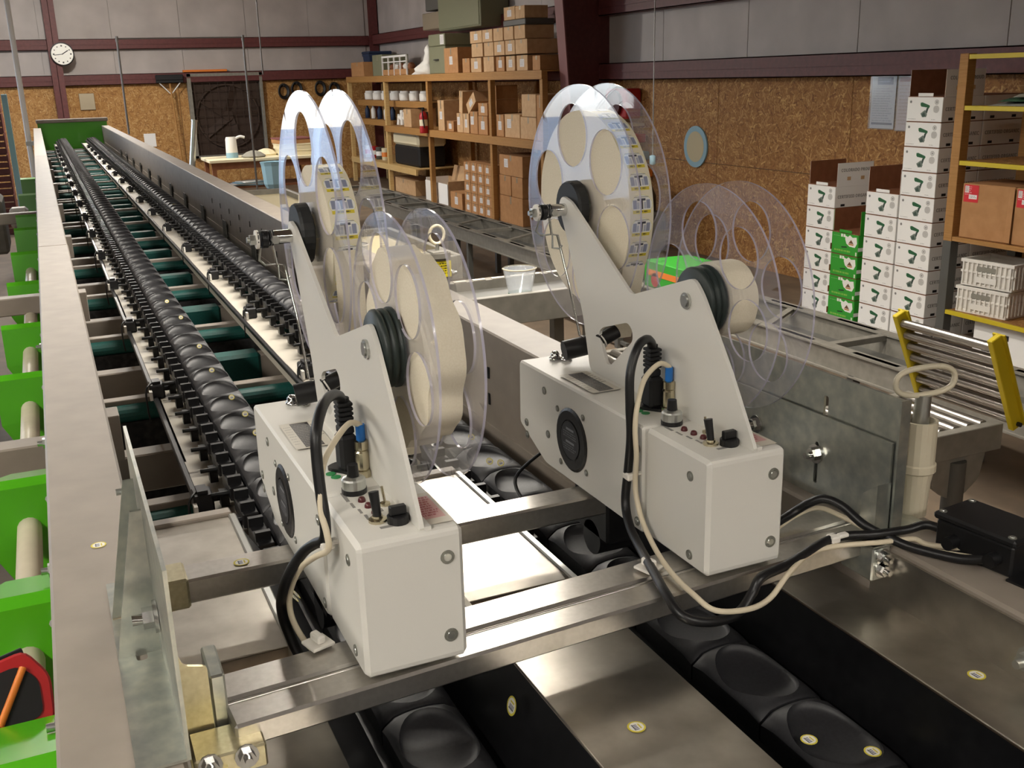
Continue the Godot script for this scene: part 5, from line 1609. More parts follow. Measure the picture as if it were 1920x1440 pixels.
	# white fittings, bottles and cans on the small shelves
	for k in 9:
		var f := thing("pipe_fitting", "white pipe fitting, %s from left in the heap on the middle shelf" % ORD[k], "fitting", V(7.2 + 0.12 * (k % 3), 1.428, -22.15 + k * 0.085), k * 0.7, "white fittings on the middle shelf")
		s = S()
		cyl(s, V(0, 0, 0), V(0.02, 0.22 + 0.03 * (k % 4), 0.02), 0.045, 10); cyl(s, V(0, 0.13, 0), V(0.12, 0.16, 0.02), 0.04, 10)
		part(f, "tee", s, mats.white_plastic)
	for k in 7:
		var f := thing("white_jar", "squat white jar, %s from left on the upper small shelf" % ORD[k], "jar", V(7.36, 1.932, -24.7 + k * 0.66), 0.0, "white jars on the upper small shelf")
		part(f, "jar", LA([Vector2(0, 0), Vector2(0.13, 0.0), Vector2(0.14, 0.03), Vector2(0.14, 0.15), Vector2(0.11, 0.17)], 14), mats.white_plastic)
		part(f, "lid", LA([Vector2(0.12, 0.165), Vector2(0.12, 0.20), Vector2(0, 0.205)], 14), mats.white_paint)
	for k in 5:
		var f := thing("spray_bottle", "slim bottle, %s from left on the lower small shelf" % ORD[k], "bottle", V(7.32, 1.502, -24.9 + k * 0.5), 0.0, "bottles on the lower small shelf")
		part(f, "bottle", LA([Vector2(0, 0), Vector2(0.06, 0.0), Vector2(0.06, 0.20), Vector2(0.025, 0.26), Vector2(0.025, 0.30)], 12), mats.white_plastic if k % 2 else mats.blue_dark)
		part(f, "cap", LA([Vector2(0.03, 0.29), Vector2(0.03, 0.34), Vector2(0, 0.345)], 10), mats.red if k == 0 else mats.white_paint)
	for k in 4:
		var f := thing("paint_can", "can with striped band, %s from left on the low shelf" % ORD[k], "can", V(7.2, 0.602, -24.6 + k * 0.45), 0.0, "cans on the low shelf")
		part(f, "can", LA([Vector2(0, 0), Vector2(0.09, 0.0), Vector2(0.09, 0.26), Vector2(0.095, 0.27), Vector2(0.085, 0.275), Vector2(0, 0.27)], 14), [mats.white_paint, mats.red, mats.grey_plate, mats.cream][k])
		part(f, "band", LA([Vector2(0.0915, 0.08), Vector2(0.0915, 0.18)], 14), [mats.red, mats.white_paint, mats.white_paint, mats.orange][k])
	# fire extinguisher on the second post
	b = thing("fire_extinguisher", "red fire extinguisher hung on the shelving post", "extinguisher", V(6.86, 1.36, -19.55))
	part(b, "cylinder", LA([Vector2(0, 0), Vector2(0.075, 0.0), Vector2(0.08, 0.02), Vector2(0.08, 0.32), Vector2(0.06, 0.38), Vector2(0.025, 0.41), Vector2(0.025, 0.43)], 16), mats.red)
	part(b, "label_band", LA([Vector2(0.081, 0.14), Vector2(0.081, 0.26)], 16), mats.cream)
	part(b, "valve", CY(V(0, 0.42, 0), V(0, 0.47, 0), 0.03, 10), mats.dark_metal)
	part(b, "lever", BX(-0.10, 0.02, 0.47, 0.485, -0.012, 0.012), mats.dark_metal)
	part(b, "hose", TU([V(0, 0.45, 0.02), V(-0.05, 0.42, 0.09), V(-0.04, 0.25, 0.10), V(-0.02, 0.10, 0.09)], 0.012, 6), mats.black)
	part(b, "hook", BX(0.05, 0.10, 0.30, 0.40, -0.02, 0.02), mats.dark_metal)

# ---------------------------------------------------------------- printed fruit cartons
func fruit_box(white: bool, open_top: bool) -> Node3D:
	# end at x = 0 facing -x, 0.475 deep, 0.40 wide, 0.213 high; opened ones have their long flaps standing up
	var t := Node3D.new()
	var W := 0.40 if white else 0.37
	var body: Material = mats.white_board if white else mats.green_board
	var s := S()
	bx(s, 0.0, 0.475, 0.0, 0.205, -W / 2, W / 2, 0.003)
	part(t, "body", s, body)
	part(t, "end_panel", uvquad(V(-0.0015, 0.002, -W / 2 + 0.002), V(-0.0015, 0.002, W / 2 - 0.002), V(-0.0015, 0.204, W / 2 - 0.002), V(-0.0015, 0.204, -W / 2 + 0.002)), mats.white_end if white else mats.green_end)
	part(t, "rim", BX(0.0, 0.475, 0.205, 0.211, -W / 2 + 0.006, W / 2 - 0.006), mats.carton_dark)
	for x in [0.10, 0.36]:
		part(t, "hand_hole", BX(x - 0.025, x + 0.025, 0.012, 0.034, W / 2, W / 2 + 0.0012), mats.black_matt)
	if white:
		lettering(t, "print", "CERTIFIED ORGANIC", 0.032, mats.ink_grey, Transform3D(Basis(), V(0.24, 0.105, W / 2 + 0.0008)))
	else:
		part(t, "apple_print", CY(V(0.13, 0.10, W / 2), V(0.13, 0.10, W / 2 + 0.001), 0.055, 16), mats.red)
		part(t, "leaf_print", BX(0.0, 0.07, 0.05, 0.085, W / 2, W / 2 + 0.001), mats.white_board)
		for z in [-W / 2 - 0.0012, -W / 2 + 0.0012]:
			part(t, "inner_edge", BX(-0.012, 0.0, 0.03, 0.09, z - 0.004, z + 0.004), mats.carton_dark)
	if open_top:
		part(t, "tab", BX(0.0, 0.006, 0.205, 0.238, -0.085, 0.085, 0.002), body)
		for sg in [-1.0, 1.0]:
			var f := part(t, "flap", BX(0.015, 0.46, 0.205, 0.43, sg * (W / 2 - 0.004) - 0.002, sg * (W / 2 - 0.004) + 0.002), mats.carton_dark)
			var o := part(f, "outer_face", BX(0.015, 0.46, 0.205, 0.43, sg * (W / 2 - 0.001) - 0.001, sg * (W / 2 - 0.001) + 0.001), body)
			if sg > 0.0:
				for x in [0.16, 0.33]:
					part(f, "slot", BX(x - 0.022, x + 0.022, 0.262, 0.296, W / 2, W / 2 + 0.0012), mats.carton_pale)
				if white: lettering(f, "print", "COLORADO PROUD", 0.032, mats.ink_grey, Transform3D(Basis(), V(0.25, 0.36, W / 2 + 0.0012)))
			o.position = Vector3.ZERO
	return t

func build_fruit_boxes() -> void:
	var w := fruit_box(true, false); var wt := fruit_box(true, true); var gr := fruit_box(false, false); var gt := fruit_box(false, true)
	var stacks := [["leftmost white stack", 6, 7.0, -8.18, true], ["middle white stack", 6, 7.0, -7.35, true], ["tallest white stack", 10, 7.0, -6.93, true], ["green stack", 4, 6.99, -7.79, false]]
	for st in stacks:
		for k in st[1]:
			var top: bool = k == st[1] - 1
			var src: Node3D = (gt if top else gr) if not st[4] else (wt if top else w)
			var o := copy_of(src, "fruit_carton", "%s fruit carton, %s from the floor in the %s" % ["white printed" if st[4] else "green printed", ORD[k], st[0]], V(st[2], k * 0.2132, st[3]), 0.0, "printed fruit cartons by the right wall")
			o.set_meta("category", "carton")
	# second row against the wall
	var back := [["leftmost white stack", 6, -8.18], ["middle white stack", 6, -7.35], ["tallest white stack", 10, -6.93], ["green stack", 4, -7.79]]
	for st in back:
		for k in st[1]:
			var o := copy_of(w, "fruit_carton", "white fruit carton against the wall behind the %s, %s from the floor" % [st[0], ORD[k]], V(7.485, k * 0.2132, st[2]), 0.0, "printed fruit cartons by the right wall")
			o.set_meta("category", "carton")
	w.free(); wt.free(); gr.free(); gt.free()

func build_right_shelf() -> void:
	var t := thing("timber_rack", "orange timber rack with yellow-edged shelves at the right edge", "shelving", V(7.4, 0, -5.6))
	var o := V(-7.4, 0, 5.6)
	for z in [-6.48, -4.6]:
		for x in [6.97, 7.75]:
			var p := part(t, "post", BX(x - 0.045, x + 0.045, 0.95, 2.47, z - 0.045, z + 0.045, 0.003), mats.wood)
			p.position = o
			p = part(t, "post_foot", BX(x - 0.045, x + 0.045, 0, 0.95, z - 0.045, z + 0.045, 0.003), mats.grey_plate)
			p.position = o
	for e in [[2.46, true], [2.06, true], [1.62, true], [0.99, false], [0.36, true]]:
		var p := part(t, "shelf_board", BX(6.95, 7.8, e[0] - 0.02, e[0], -6.43, -4.65), mats.osb_dark)
		p.position = o
		p = part(t, "shelf_edge", BX(6.925, 6.95, e[0] - 0.035, e[0] + 0.002, -6.43, -4.65, 0.002), mats.yellow if e[1] else mats.wood)
		p.position = o
	# cartons with red labels
	for k in 2:
		var z0 := -6.41 + k * 0.53
		var c := thing("shipping_carton", ["brown carton with red label, left on the orange rack", "brown carton with red label, cut by the right edge"][k], "carton", V(7.2, 0.992, z0 + 0.26), 0.06 - k * 0.1, "red-labelled cartons on the orange rack")
		part(c, "body", BX(-0.24, 0.26, 0, 0.45, -0.25, 0.25, 0.008), mats.carton)
		var s := S()
		quad(s, V(-0.245, 0.01, 0.19), V(-0.262, 0.01, 0.256), V(-0.258, 0.44, 0.256), V(-0.243, 0.44, 0.2))
		quad(s, V(-0.243, 0.44, 0.2), V(-0.258, 0.44, 0.256), V(-0.262, 0.01, 0.256), V(-0.245, 0.01, 0.19))
		part(c, "loose_flap", s, mats.carton)
		part(c, "label", uvquad(V(-0.2415, 0.30, -0.23), V(-0.2415, 0.30, -0.09), V(-0.2415, 0.44, -0.09), V(-0.2415, 0.44, -0.23)), mats.ship_label)
	# nested white picking crates
	for k in 2:
		var c := thing("plastic_crate", ["white slotted plastic crate on the rack's low shelf, lower one", "white slotted plastic crate on the rack's low shelf, upper one"][k], "crate", V(7.17, 0.362 + k * 0.235, -6.14 + k * 0.03), 0.1, "white crates on the orange rack")
		var wz := 0.25; var wx := 0.19; var hh := 0.225
		part(c, "rim", frame_ring(wx, wz, hh - 0.03, hh, 0.028), mats.white_plastic)
		part(c, "band", frame_ring(wx - 0.004, wz - 0.004, 0.11, 0.13, 0.02), mats.white_plastic)
		part(c, "base_band", frame_ring(wx - 0.01, wz - 0.01, 0.0, 0.03, 0.02), mats.white_plastic)
		part(c, "bottom", BX(-wx + 0.012, wx - 0.012, 0.004, 0.012, -wz + 0.012, wz - 0.012), mats.white_plastic)
		part(c, "wall", frame_ring(wx - 0.014, wz - 0.014, 0.02, hh - 0.02, 0.006), mats.white_plastic)
		for i in 11:
			var z := -wz + 0.03 + i * 0.044
			part(c, "rib", BX(-wx - 0.002, -wx + 0.012, 0.02, hh - 0.02, z - 0.006, z + 0.006), mats.white_plastic)
		for i in 8:
			var x := -wx + 0.03 + i * 0.046
			part(c, "rib", BX(x - 0.006, x + 0.006, 0.02, hh - 0.02, wz - 0.012, wz + 0.002), mats.white_plastic)
		part(c, "handle", BX(-wx - 0.003, -wx + 0.004, 0.135, 0.175, -0.09, 0.09), mats.cloth_grey)
		part(c, "plaque", BX(-wx - 0.003, -wx + 0.004, 0.04, 0.09, -0.10, 0.10), mats.white_plastic)
	# folded gloves and sacks on the second shelf
	var words := ["grey and green folded sack, lowest in the pile", "dark green cloth in the folded pile", "pale grey glove on top of the folded pile"]
	for k in 3:
		var c := thing("folded_cloth", words[k] + " on the orange rack", "cloth", V(7.2, 2.062 + k * 0.035, -5.95 + k * 0.05), 0.2 * k)
		var s := S()
		s.set_smooth_group(0)
		var P := func(i: int, j: int, top: bool) -> Vector3:
			var u := -1.0 + i / 5.0; var v := -1.0 + j / 5.0
			var y := 0.034 * (1.0 - pow(maxf(absf(u), absf(v)), 4)) * (0.8 + 0.4 * sin(u * 5.0 + k) * cos(v * 4.0)) if top else 0.0
			return V(u * 0.2, y, v * (0.34 - 0.06 * k))
		for i in 10:
			for j in 10:
				quad(s, P.call(i, j, true), P.call(i, j + 1, true), P.call(i + 1, j + 1, true), P.call(i + 1, j, true))
				quad(s, P.call(i + 1, j, false), P.call(i + 1, j + 1, false), P.call(i, j + 1, false), P.call(i, j, false))
		part(c, "fold", s, [mats.cloth_grey, mats.cloth_green, mats.cloth_grey][k])
	carton(-5.5, -4.9, 0.362, 0.7, 7.0, 0.5, "carton_dark", 0, "dark carton on the low shelf at the far right edge")
	# cartons lying under the rack
	var c2 := thing("fruit_carton_flat", "white fruit carton with dark hand holes on the floor under the rack", "carton", V(7.3, 0, -5.9))
	part(c2, "body", BX(-0.27, 0.27, 0, 0.30, -0.30, 0.30, 0.005), mats.white_board)
	part(c2, "hand_hole", BX(-0.272, -0.27, 0.19, 0.235, -0.06, 0.06), mats.black_matt)
	part(c2, "hand_hole", BX(-0.272, -0.27, 0.06, 0.10, -0.20, -0.12), mats.black_matt)

func frame_ring(wx: float, wz: float, y0: float, y1: float, th: float) -> SurfaceTool:
	var s := S()
	bx(s, -wx, -wx + th, y0, y1, -wz, wz, 0.003); bx(s, wx - th, wx, y0, y1, -wz, wz, 0.003)
	bx(s, -wx + th, wx - th, y0, y1, -wz, -wz + th, 0.003); bx(s, -wx + th, wx - th, y0, y1, wz - th, wz, 0.003)
	return s

# ---------------------------------------------------------------- conveyors and wall furniture
func build_conveyors() -> void:
	# long low steel frame parallel to the sorter
	var t := thing("frame_conveyor", "long empty grey steel conveyor frame along the middle aisle", "conveyor", V(4.8, 0, -10.5))
	var o := V(-4.8, 0, 10.5)
	var y := 0.65
	var add := func(called: String, s, m: Material) -> void:
		var p := part(t, called, s, m)
		p.position = o
	for x in [4.52, 5.06]:
		var s := S()
		bx(s, x, x + 0.045, y - 0.16, y, -18.0, -2.6, 0.003); bx(s, x - 0.02, x + 0.065, y - 0.012, y, -18.0, -2.6); bx(s, x - 0.02, x + 0.065, y - 0.16, y - 0.15, -18.0, -2.6)
		add.call("side_channel", s, mats.grey_paint)
	for k in 10:
		var z := -17.6 + k * 1.55
		add.call("cross_tie", BX(4.56, 5.07, y - 0.05, y - 0.01, z - 0.03, z + 0.03, 0.002), mats.grey_paint)
		var s := S()
		box(s, V(4.81, y - 0.02, z + 0.75), V(0.62, 0.02, 0.05), 0.0, Basis(Vector3.UP, 0.6))
		add.call("brace", s, mats.grey_paint)
	add.call("bed_sheet", BX(4.565, 5.06, y - 0.15, y - 0.145, -18.0, -2.6), mats.grey_plate)
	for z in [-17.2, -15.0, -13.6, -11.9, -11.5, -8.2, -7.9, -4.9, -4.35, -2.8]:
		for x in [4.54, 5.08]:
			add.call("leg", BX(x - 0.03, x + 0.03, 0, y - 0.15, z - 0.03, z + 0.03, 0.002), mats.grey_plate)
	for z in [-11.7, -8.05, -4.62]:
		add.call("foot_bar", BX(4.53, 4.56, 0.04, 0.07, z - 0.3, z + 0.3), mats.grey_plate)
	# takeaway belts at right angles to the sorter
	var words := ["pale belt table beyond the right rail, farthest of three", "pale belt table beyond the right rail, middle of three", "grey takeaway conveyor with white guard strip right of the sorter"]
	var zs := [-9.9, -6.6, -4.85]
	for k in 3:
		var z: float = zs[k]
		t = thing("takeaway_conveyor", words[k], "conveyor", V(1.85, 0, z), 0.0, "takeaway conveyors right of the sorter")
		var w := 0.85 if k == 0 else (0.72 if k == 1 else 0.22)
		var y1 := 1.30
		var xe: float = [0.35, 0.38, 0.75][k]
		part(t, "belt", BX(-0.6, xe, y1 - 0.02, y1, -w, w, 0.004), mats.beige_belt if k < 2 else mats.grey_plate)
		for sg in [-1, 1]:
			part(t, "side_guard", BX(-0.6, xe, y1 - 0.10, y1 + 0.05, sg * w - 0.02, sg * w + 0.02, 0.003), mats.grey_paint)
			for x in [-0.5, xe - 0.1]:
				part(t, "leg", BX(x - 0.03, x + 0.03, 0, y1 - 0.1, sg * w * 0.9 - 0.03, sg * w * 0.9 + 0.03), mats.grey_paint)
		part(t, "end_stop", BX(xe, xe + 0.04, y1 - 0.10, y1 + 0.05, -w, w, 0.003), mats.grey_paint)
		if k == 2:
			for i in 9:
				part(t, "guard_finger", BX(-0.28 + i * 0.11, -0.21 + i * 0.11, y1 + 0.05, y1 + 0.054, -w - 0.015, -w + 0.02), mats.guide_grey)
			part(t, "guard_strip", BX(-0.32, 0.75, y1 + 0.046, y1 + 0.052, -w - 0.025, -w - 0.02), mats.guide_grey)
	# post with ring bolt and tags beside the sorter
	t = thing("tagged_post", "grey post with ring bolt and yellow warning tag behind the right rail", "post", V(2.01, 0, -5.60))
	part(t, "post", BX(-0.05, 0.05, 0, 1.44, -0.05, 0.05, 0.004), mats.grey_paint)
	part(t, "collar", CY(V(0, 1.40, 0), V(0, 1.43, 0), 0.075, 16), mats.grey_paint)
	var ring := []
	for k in 20: ring.append(V(cos(TAU * k / 20) * 0.045, 1.53 + sin(TAU * k / 20) * 0.052, 0))
	var s := S()
	tube(s, ring, 0.010, 8, true)
	part(t, "ring", s, mats.cream)
	part(t, "ring_shank", CY(V(0, 1.43, 0), V(0, 1.48, 0), 0.012, 8), mats.zinc)
	part(t, "yellow_tag", uvquad(V(-0.06, 1.29, 0.056), V(0.06, 1.29, 0.056), V(0.06, 1.385, 0.056), V(-0.06, 1.385, 0.056)), mats.yellow_tag)
	bolt(t, V(0.07, 1.30, 0.0), V(1, 0, 0), 0.02)
	# clear cups on the takeaway conveyors
	var cups := [[V(2.14, 1.302, -4.74), "clear plastic cup with green band beside the right rail"], [V(1.62, 1.302, -5.98), "small clear cup standing below the yellow tag"]]
	for e in cups:
		t = thing("plastic_cup", e[1], "cup", e[0])
		part(t, "wall", LA([Vector2(0.055, 0.0), Vector2(0.085, 0.15), Vector2(0.088, 0.155), Vector2(0.083, 0.15), Vector2(0.053, 0.004), Vector2(0, 0.004)], 24), mats.clear_film)
		part(t, "band", LA([Vector2(0.0565, 0.0), Vector2(0.062, 0.03)], 24), mats.lidgreen)
		part(t, "rim", LA([Vector2(0.085, 0.15), Vector2(0.091, 0.153), Vector2(0.085, 0.158)], 24), mats.cable_white)
	# roller conveyor with the raised yellow gate
	t = thing("roller_conveyor", "steel roller conveyor crossing toward the aisle behind the right rail", "conveyor", V(2.6, 0, -3.17))
	var RY := 0.92
	for z in [-0.27, 0.22]:
		part(t, "side_frame", BX(-1.3, 0.95, RY - 0.10, RY + 0.015, z - 0.025, z + 0.025, 0.003), mats.grey_paint)
	for k in 28:
		part(t, "roller", CY(V(-1.22 + k * 0.078, RY, -0.245), V(-1.22 + k * 0.078, RY, 0.195), 0.024, 14), mats.steel_roller)
	for x in [-1.1, 0.72]:
		for z in [-0.25, 0.22]:
			part(t, "leg", CY(V(x, 0, z), V(x, RY - 0.12, z), 0.045, 12), mats.grey_plate)
			s = S()
			plate(s, rounded([Vector2(-0.16, 0), Vector2(0.16, 0), Vector2(0.13, -0.14), Vector2(0.05, -0.20), Vector2(-0.05, -0.20), Vector2(-0.13, -0.14)], 0.02, 2), [], -0.012, 0.012, Transform3D(Basis(), V(x, RY - 0.08, z)))
			part(t, "leg_bracket", s, mats.grey_paint)
	t = thing("lift_gate", "raised roller gate with yellow side rails on the roller conveyor", "gate", V(3.56, RY + 0.05, -3.15), 0.0)
	t.rotation.z = 0.42
	for z in [-0.26, 0.26]:
		s = S()
		bx(s, -0.03, 0.03, -0.05, 0.40, z - 0.014, z + 0.014, 0.003); bx(s, 0.022, 0.03, -0.05, 0.40, z - 0.03, z + 0.03)
		part(t, "side_rail", s, mats.yellow)
	for k in 7:
		part(t, "roller", CY(V(-0.005, -0.01 + k * 0.060, -0.245), V(-0.005, -0.01 + k * 0.060, 0.245), 0.020, 14), mats.steel_roller)
	part(t, "pivot", CY(V(0, -0.03, -0.29), V(0, -0.03, 0.29), 0.010, 10), mats.dark_metal)
	# second roller bed close to the sorter
	t = thing("roller_conveyor", "short steel roller bed beside the right rail, seen through the arm window", "conveyor", V(2.2, 0, -4.0))
	for z in [-0.35, 0.33]:
		part(t, "side_frame", BX(-0.75, 0.75, 0.97, 1.07, z - 0.02, z + 0.02, 0.003), mats.grey_paint)
	for k in 18:
		part(t, "roller", CY(V(-0.70 + k * 0.08, 1.055, -0.33), V(-0.70 + k * 0.08, 1.055, 0.31), 0.025, 14), mats.steel_roller)
	for x in [-0.65, 0.65]:
		for z in [-0.33, 0.31]:
			part(t, "leg", BX(x - 0.03, x + 0.03, 0, 0.97, z - 0.03, z + 0.03), mats.grey_plate)
	# kraft paper below the conveyor
	t = thing("kraft_paper", "crumpled kraft paper heap on the floor under the roller conveyor", "paper", V(3.2, 0, -2.3))
	s = S()
	s.set_smooth_group(-1)
	var nz := FastNoiseLite.new(); nz.seed = 9; nz.frequency = 4.0
	var P := func(i: int, j: int) -> Vector3:
		var u := -1.0 + i / 7.0; var v := -1.0 + j / 7.0
		return V(u * 0.6, 0.35 * maxf(0.0, 1.0 - u * u - v * v) * (1.0 + nz.get_noise_2d(u, v)) + 0.01, v * 0.6)
	for i in 14:
		for j in 14: quad(s, P.call(i, j), P.call(i, j + 1), P.call(i + 1, j + 1), P.call(i + 1, j))
	part(t, "sheet", s, mats.wood)
	# green carton of fruit standing on the frame conveyor
	t = thing("produce_carton", "flat green produce carton with red print on the aisle conveyor", "carton", V(4.76, 0.652, -7.05))
	part(t, "body", BX(-0.22, 0.22, 0, 0.22, -0.42, 0.42, 0.006), mats.green_board)
	part(t, "stripe", BX(-0.222, -0.22, 0.10, 0.15, -0.38, 0.38), mats.orange)
	for z in [-0.25, 0.2]:
		part(t, "fruit_print", CY(V(-0.222, 0.07, z), V(-0.22, 0.07, z), 0.06, 14), mats.red)

func build_back() -> void:
	# clock
	var t := thing("wall_clock", "round white wall clock on the back wall beside the red column", "clock", V(0.71, 3.10, ZB + 0.46))
	part(t, "case", LA([Vector2(0, 0), Vector2(0.235, 0.0), Vector2(0.245, 0.02), Vector2(0.245, 0.05), Vector2(0.225, 0.055), Vector2(0.222, 0.045), Vector2(0, 0.045)], 36, Transform3D(Basis(V(1, 0, 0), V(0, 0, 1), V(0, -1, 0)), Vector3.ZERO), false), mats.dark_metal)
	var q := S()
	for k in 32:
		for e in [[0.0, 0.0], [TAU * (k + 1) / 32, 1.0], [TAU * k / 32, 1.0]]:
			var d: Vector3 = V(cos(e[0]), sin(e[0]), 0) * 0.222 * e[1]
			q.set_uv(Vector2(0.5 + d.x / 0.444, 0.5 - d.y / 0.444)); q.set_normal(V(0, 0, 1)); q.add_vertex(d + V(0, 0, 0.047))
	part(t, "dial", q.commit(), mats.clock_face)
	var s := S()
	box(s, V(0.06, 0.035, 0.050), V(0.15, 0.018, 0.003), 0.0, Basis(V(0, 0, 1), 0.55))
	part(t, "hand", s, mats.ink)
	s = S()
	box(s, V(-0.075, -0.01, 0.052), V(0.18, 0.012, 0.003), 0.0, Basis(V(0, 0, 1), 0.1))
	part(t, "hand", s, mats.ink)
	# dark exhaust-fan opening with screen
	t = thing("exhaust_fan", "large square exhaust fan with dark mesh screen on the back wall", "fan", V(4.18, 0.70, ZB + 0.03))
	part(t, "screen", BX(-0.80, 0.80, 0.06, 1.85, 0.02, 0.03), mats.fan_dark)
	part(t, "shroud", LA([Vector2(0.74, 0.0), Vector2(0.74, 0.07), Vector2(0.70, 0.07), Vector2(0.70, 0.0)], 36, Transform3D(Basis(V(1, 0, 0), V(0, 0, 1), V(0, -1, 0)), V(0, 0.95, 0.03)), false), mats.fan_dark)
	part(t, "box", BX(-0.85, 0.85, 0.0, 1.91, 0.0, 0.02), mats.grey_plate)
	for e in [[-0.87, -0.78, 0.0, 1.93], [0.80, 0.87, 0.0, 1.93]]:
		part(t, "frame", BX(e[0], e[1], e[2], e[3], 0.0, 0.14, 0.004), mats.grey_paint)
	part(t, "frame", BX(-0.87, 0.87, 1.86, 1.93, 0.0, 0.14, 0.004), mats.grey_paint)
	part(t, "frame", BX(-0.87, 0.87, 0.0, 0.06, 0.0, 0.14, 0.004), mats.grey_paint)
	s = S()
	for k in 5:
		var a := TAU * k / 5
		box(s, V(cos(a) * 0.38, 0.95 + sin(a) * 0.38, 0.045), V(0.62, 0.22, 0.012), 0.0, Basis(V(0, 0, 1), a) * Basis(V(1, 0, 0), 0.35))
	cyl(s, V(0, 0.95, 0.03), V(0, 0.95, 0.09), 0.12, 16)
	part(t, "blades", s, mats.fan_dark)
	for k in 9:
		part(t, "mesh_wire", CY(V(-0.78, 0.2 + k * 0.19, 0.12), V(0.79, 0.2 + k * 0.19, 0.12), 0.006, 5), mats.fan_dark)
		part(t, "mesh_wire", CY(V(-0.72 + k * 0.18, 0.06, 0.12), V(-0.72 + k * 0.18, 1.86, 0.12), 0.006, 5), mats.fan_dark)
	one("ledge", BX(-0.5, 0.5, 0, 0.05, -0.06, 0.06, 0.004), mats.orange, "orange plank resting on the girt above the fan", "plank", V(3.75, 2.665, ZB + 0.09))
	# push broom hung head up
	t = thing("push_broom", "push broom leaning head up on the back wall left of the fan", "broom", V(2.95, 0.0, ZB + 0.30))
	part(t, "handle", CY(V(0.03, 0.35, 0.1), V(-0.04, 2.42, 0.0), 0.022, 10), mats.wood)
	part(t, "block", BX(-0.34, 0.26, 2.44, 2.50, -0.05, 0.05, 0.008), mats.black_matt)
	part(t, "bristles", BX(-0.34, 0.26, 2.50, 2.62, -0.06, 0.06, 0.01), mats.black_matt)
	part(t, "brace", CY(V(-0.27, 2.44, 0), V(-0.05, 2.20, 0), 0.012, 8), mats.white_paint)
	part(t, "brace", CY(V(0.19, 2.44, 0), V(-0.02, 2.20, 0), 0.012, 8), mats.white_paint)
	part(t, "foot", BX(0.0, 0.06, 0.0, 0.36, 0.07, 0.13), mats.wood)
	# black coils hung near the corner
	var cw := ["black hose coil hung on the back wall, leftmost of four", "black hose coil hung on the back wall, second of four", "black hose coil hung on the back wall, third of four", "black hose coil hung on the back wall next to the shelving"]
	var cp := [V(5.55, 2.22, ZB + 0.09), V(5.87, 2.26, ZB + 0.09), V(6.45, 2.26, ZB + 0.09), V(6.80, 2.22, ZB + 0.09)]
	for k in 4:
		t = thing("hose_coil", cw[k], "hose", cp[k], 0.0, "black coils on the back wall")
		for j in 3:
			var ring := []
			for i in 18: ring.append(V(cos(TAU * i / 18) * (0.10 + j * 0.012), -0.05 + sin(TAU * i / 18) * (0.13 + j * 0.02), j * 0.025))
			s = S()
			tube(s, ring, 0.022, 6, true)
			part(t, "loop", s, mats.black)
		part(t, "hook", BX(-0.02, 0.02, 0.07, 0.11, -0.055, 0.08), mats.dark_metal)
	# small notice on the column
	one("switch_plate", BX(-0.16, 0.16, 0, 0.36, -0.02, 0.02, 0.005), mats.bronze, "grey switch plate on the back wall just right of the red column", "plate", V(1.1, 1.9, ZB + 0.055))
	one("paper_notice", BX(-0.13, 0.13, 0, 0.30, -0.003, 0.003), mats.white_board, "white paper notice low on the back wall behind the sorter", "notice", V(2.35, 1.02, ZB + 0.036))
	# workbench
	t = thing("workbench", "workbench with pale green top below the exhaust fan", "bench", V(3.85, 0, -21.3))
	part(t, "top", BX(-0.95, 1.1, 0.93, 0.985, -0.55, 0.6, 0.006), mats.cream)
	part(t, "apron", BX(-0.9, 1.05, 0.80, 0.93, 0.50, 0.54), mats.carton_dark)
	part(t, "shelf", BX(-0.9, 1.05, 0.42, 0.46, -0.45, 0.50), mats.carton_dark)
	for x in [-0.86, 1.0]:
		for z in [-0.46, 0.5]:
			part(t, "leg", BX(x - 0.04, x + 0.04, 0, 0.93, z - 0.04, z + 0.04), mats.carton_dark)
	t = thing("spray_jug", "white jug with blue-grey foot on the workbench", "jug", V(3.42, 0.986, -21.2))
	part(t, "body", LA([Vector2(0, 0.0), Vector2(0.115, 0.0), Vector2(0.115, 0.12), Vector2(0.105, 0.36), Vector2(0.09, 0.40)], 18), mats.white_plastic)
	part(t, "foot", LA([Vector2(0.117, 0.0), Vector2(0.117, 0.10)], 18), mats.blue_pale)
	part(t, "nozzle", TU([V(0.08, 0.36, 0), V(0.18, 0.40, 0), V(0.27, 0.38, 0)], 0.025, 8), mats.white_paint)
	for e in [[V(3.80, 0.986, -21.0), "crumpled grey rag on the workbench beside the jug", "cloth_grey"], [V(4.13, 0.986, -21.45), "pale cloth heap on the workbench", "cream"]]:
		t = thing("rag", e[1], "cloth", e[0])
		part(t, "cloth", LA([Vector2(0.22, 0.0), Vector2(0.24, 0.03), Vector2(0.14, 0.10), Vector2(0.05, 0.13), Vector2(0, 0.12)], 9, Transform3D(), false), mats[e[2]])
	for k in 3:
		t = thing("flat_box", "flat cream box, %s from the bottom in the bench pile" % ORD[k], "box", V(4.64, 0.986 + k * 0.112, -21.25), 0.05 * k, "flat boxes on the workbench")
		part(t, "box", BX(-0.30 - 0.02 * k, 0.30, 0, 0.08, -0.3, 0.3, 0.006), mats.cream if k < 2 else mats.carton)
		part(t, "lid", BX(-0.31 - 0.02 * k, 0.31, 0.08, 0.11, -0.31, 0.31, 0.004), mats.cream if k < 2 else mats.red_flange)
	t = thing("waste_bag", "blue and white plastic bag hanging in front of the workbench", "bag", V(4.05, 0.0, -20.45))
	part(t, "bag", LA([Vector2(0, 0.42), Vector2(0.16, 0.42), Vector2(0.20, 0.5), Vector2(0.23, 0.85), Vector2(0.25, 0.92), Vector2(0.22, 0.90)], 10, Transform3D(), false), mats.blue_pale)
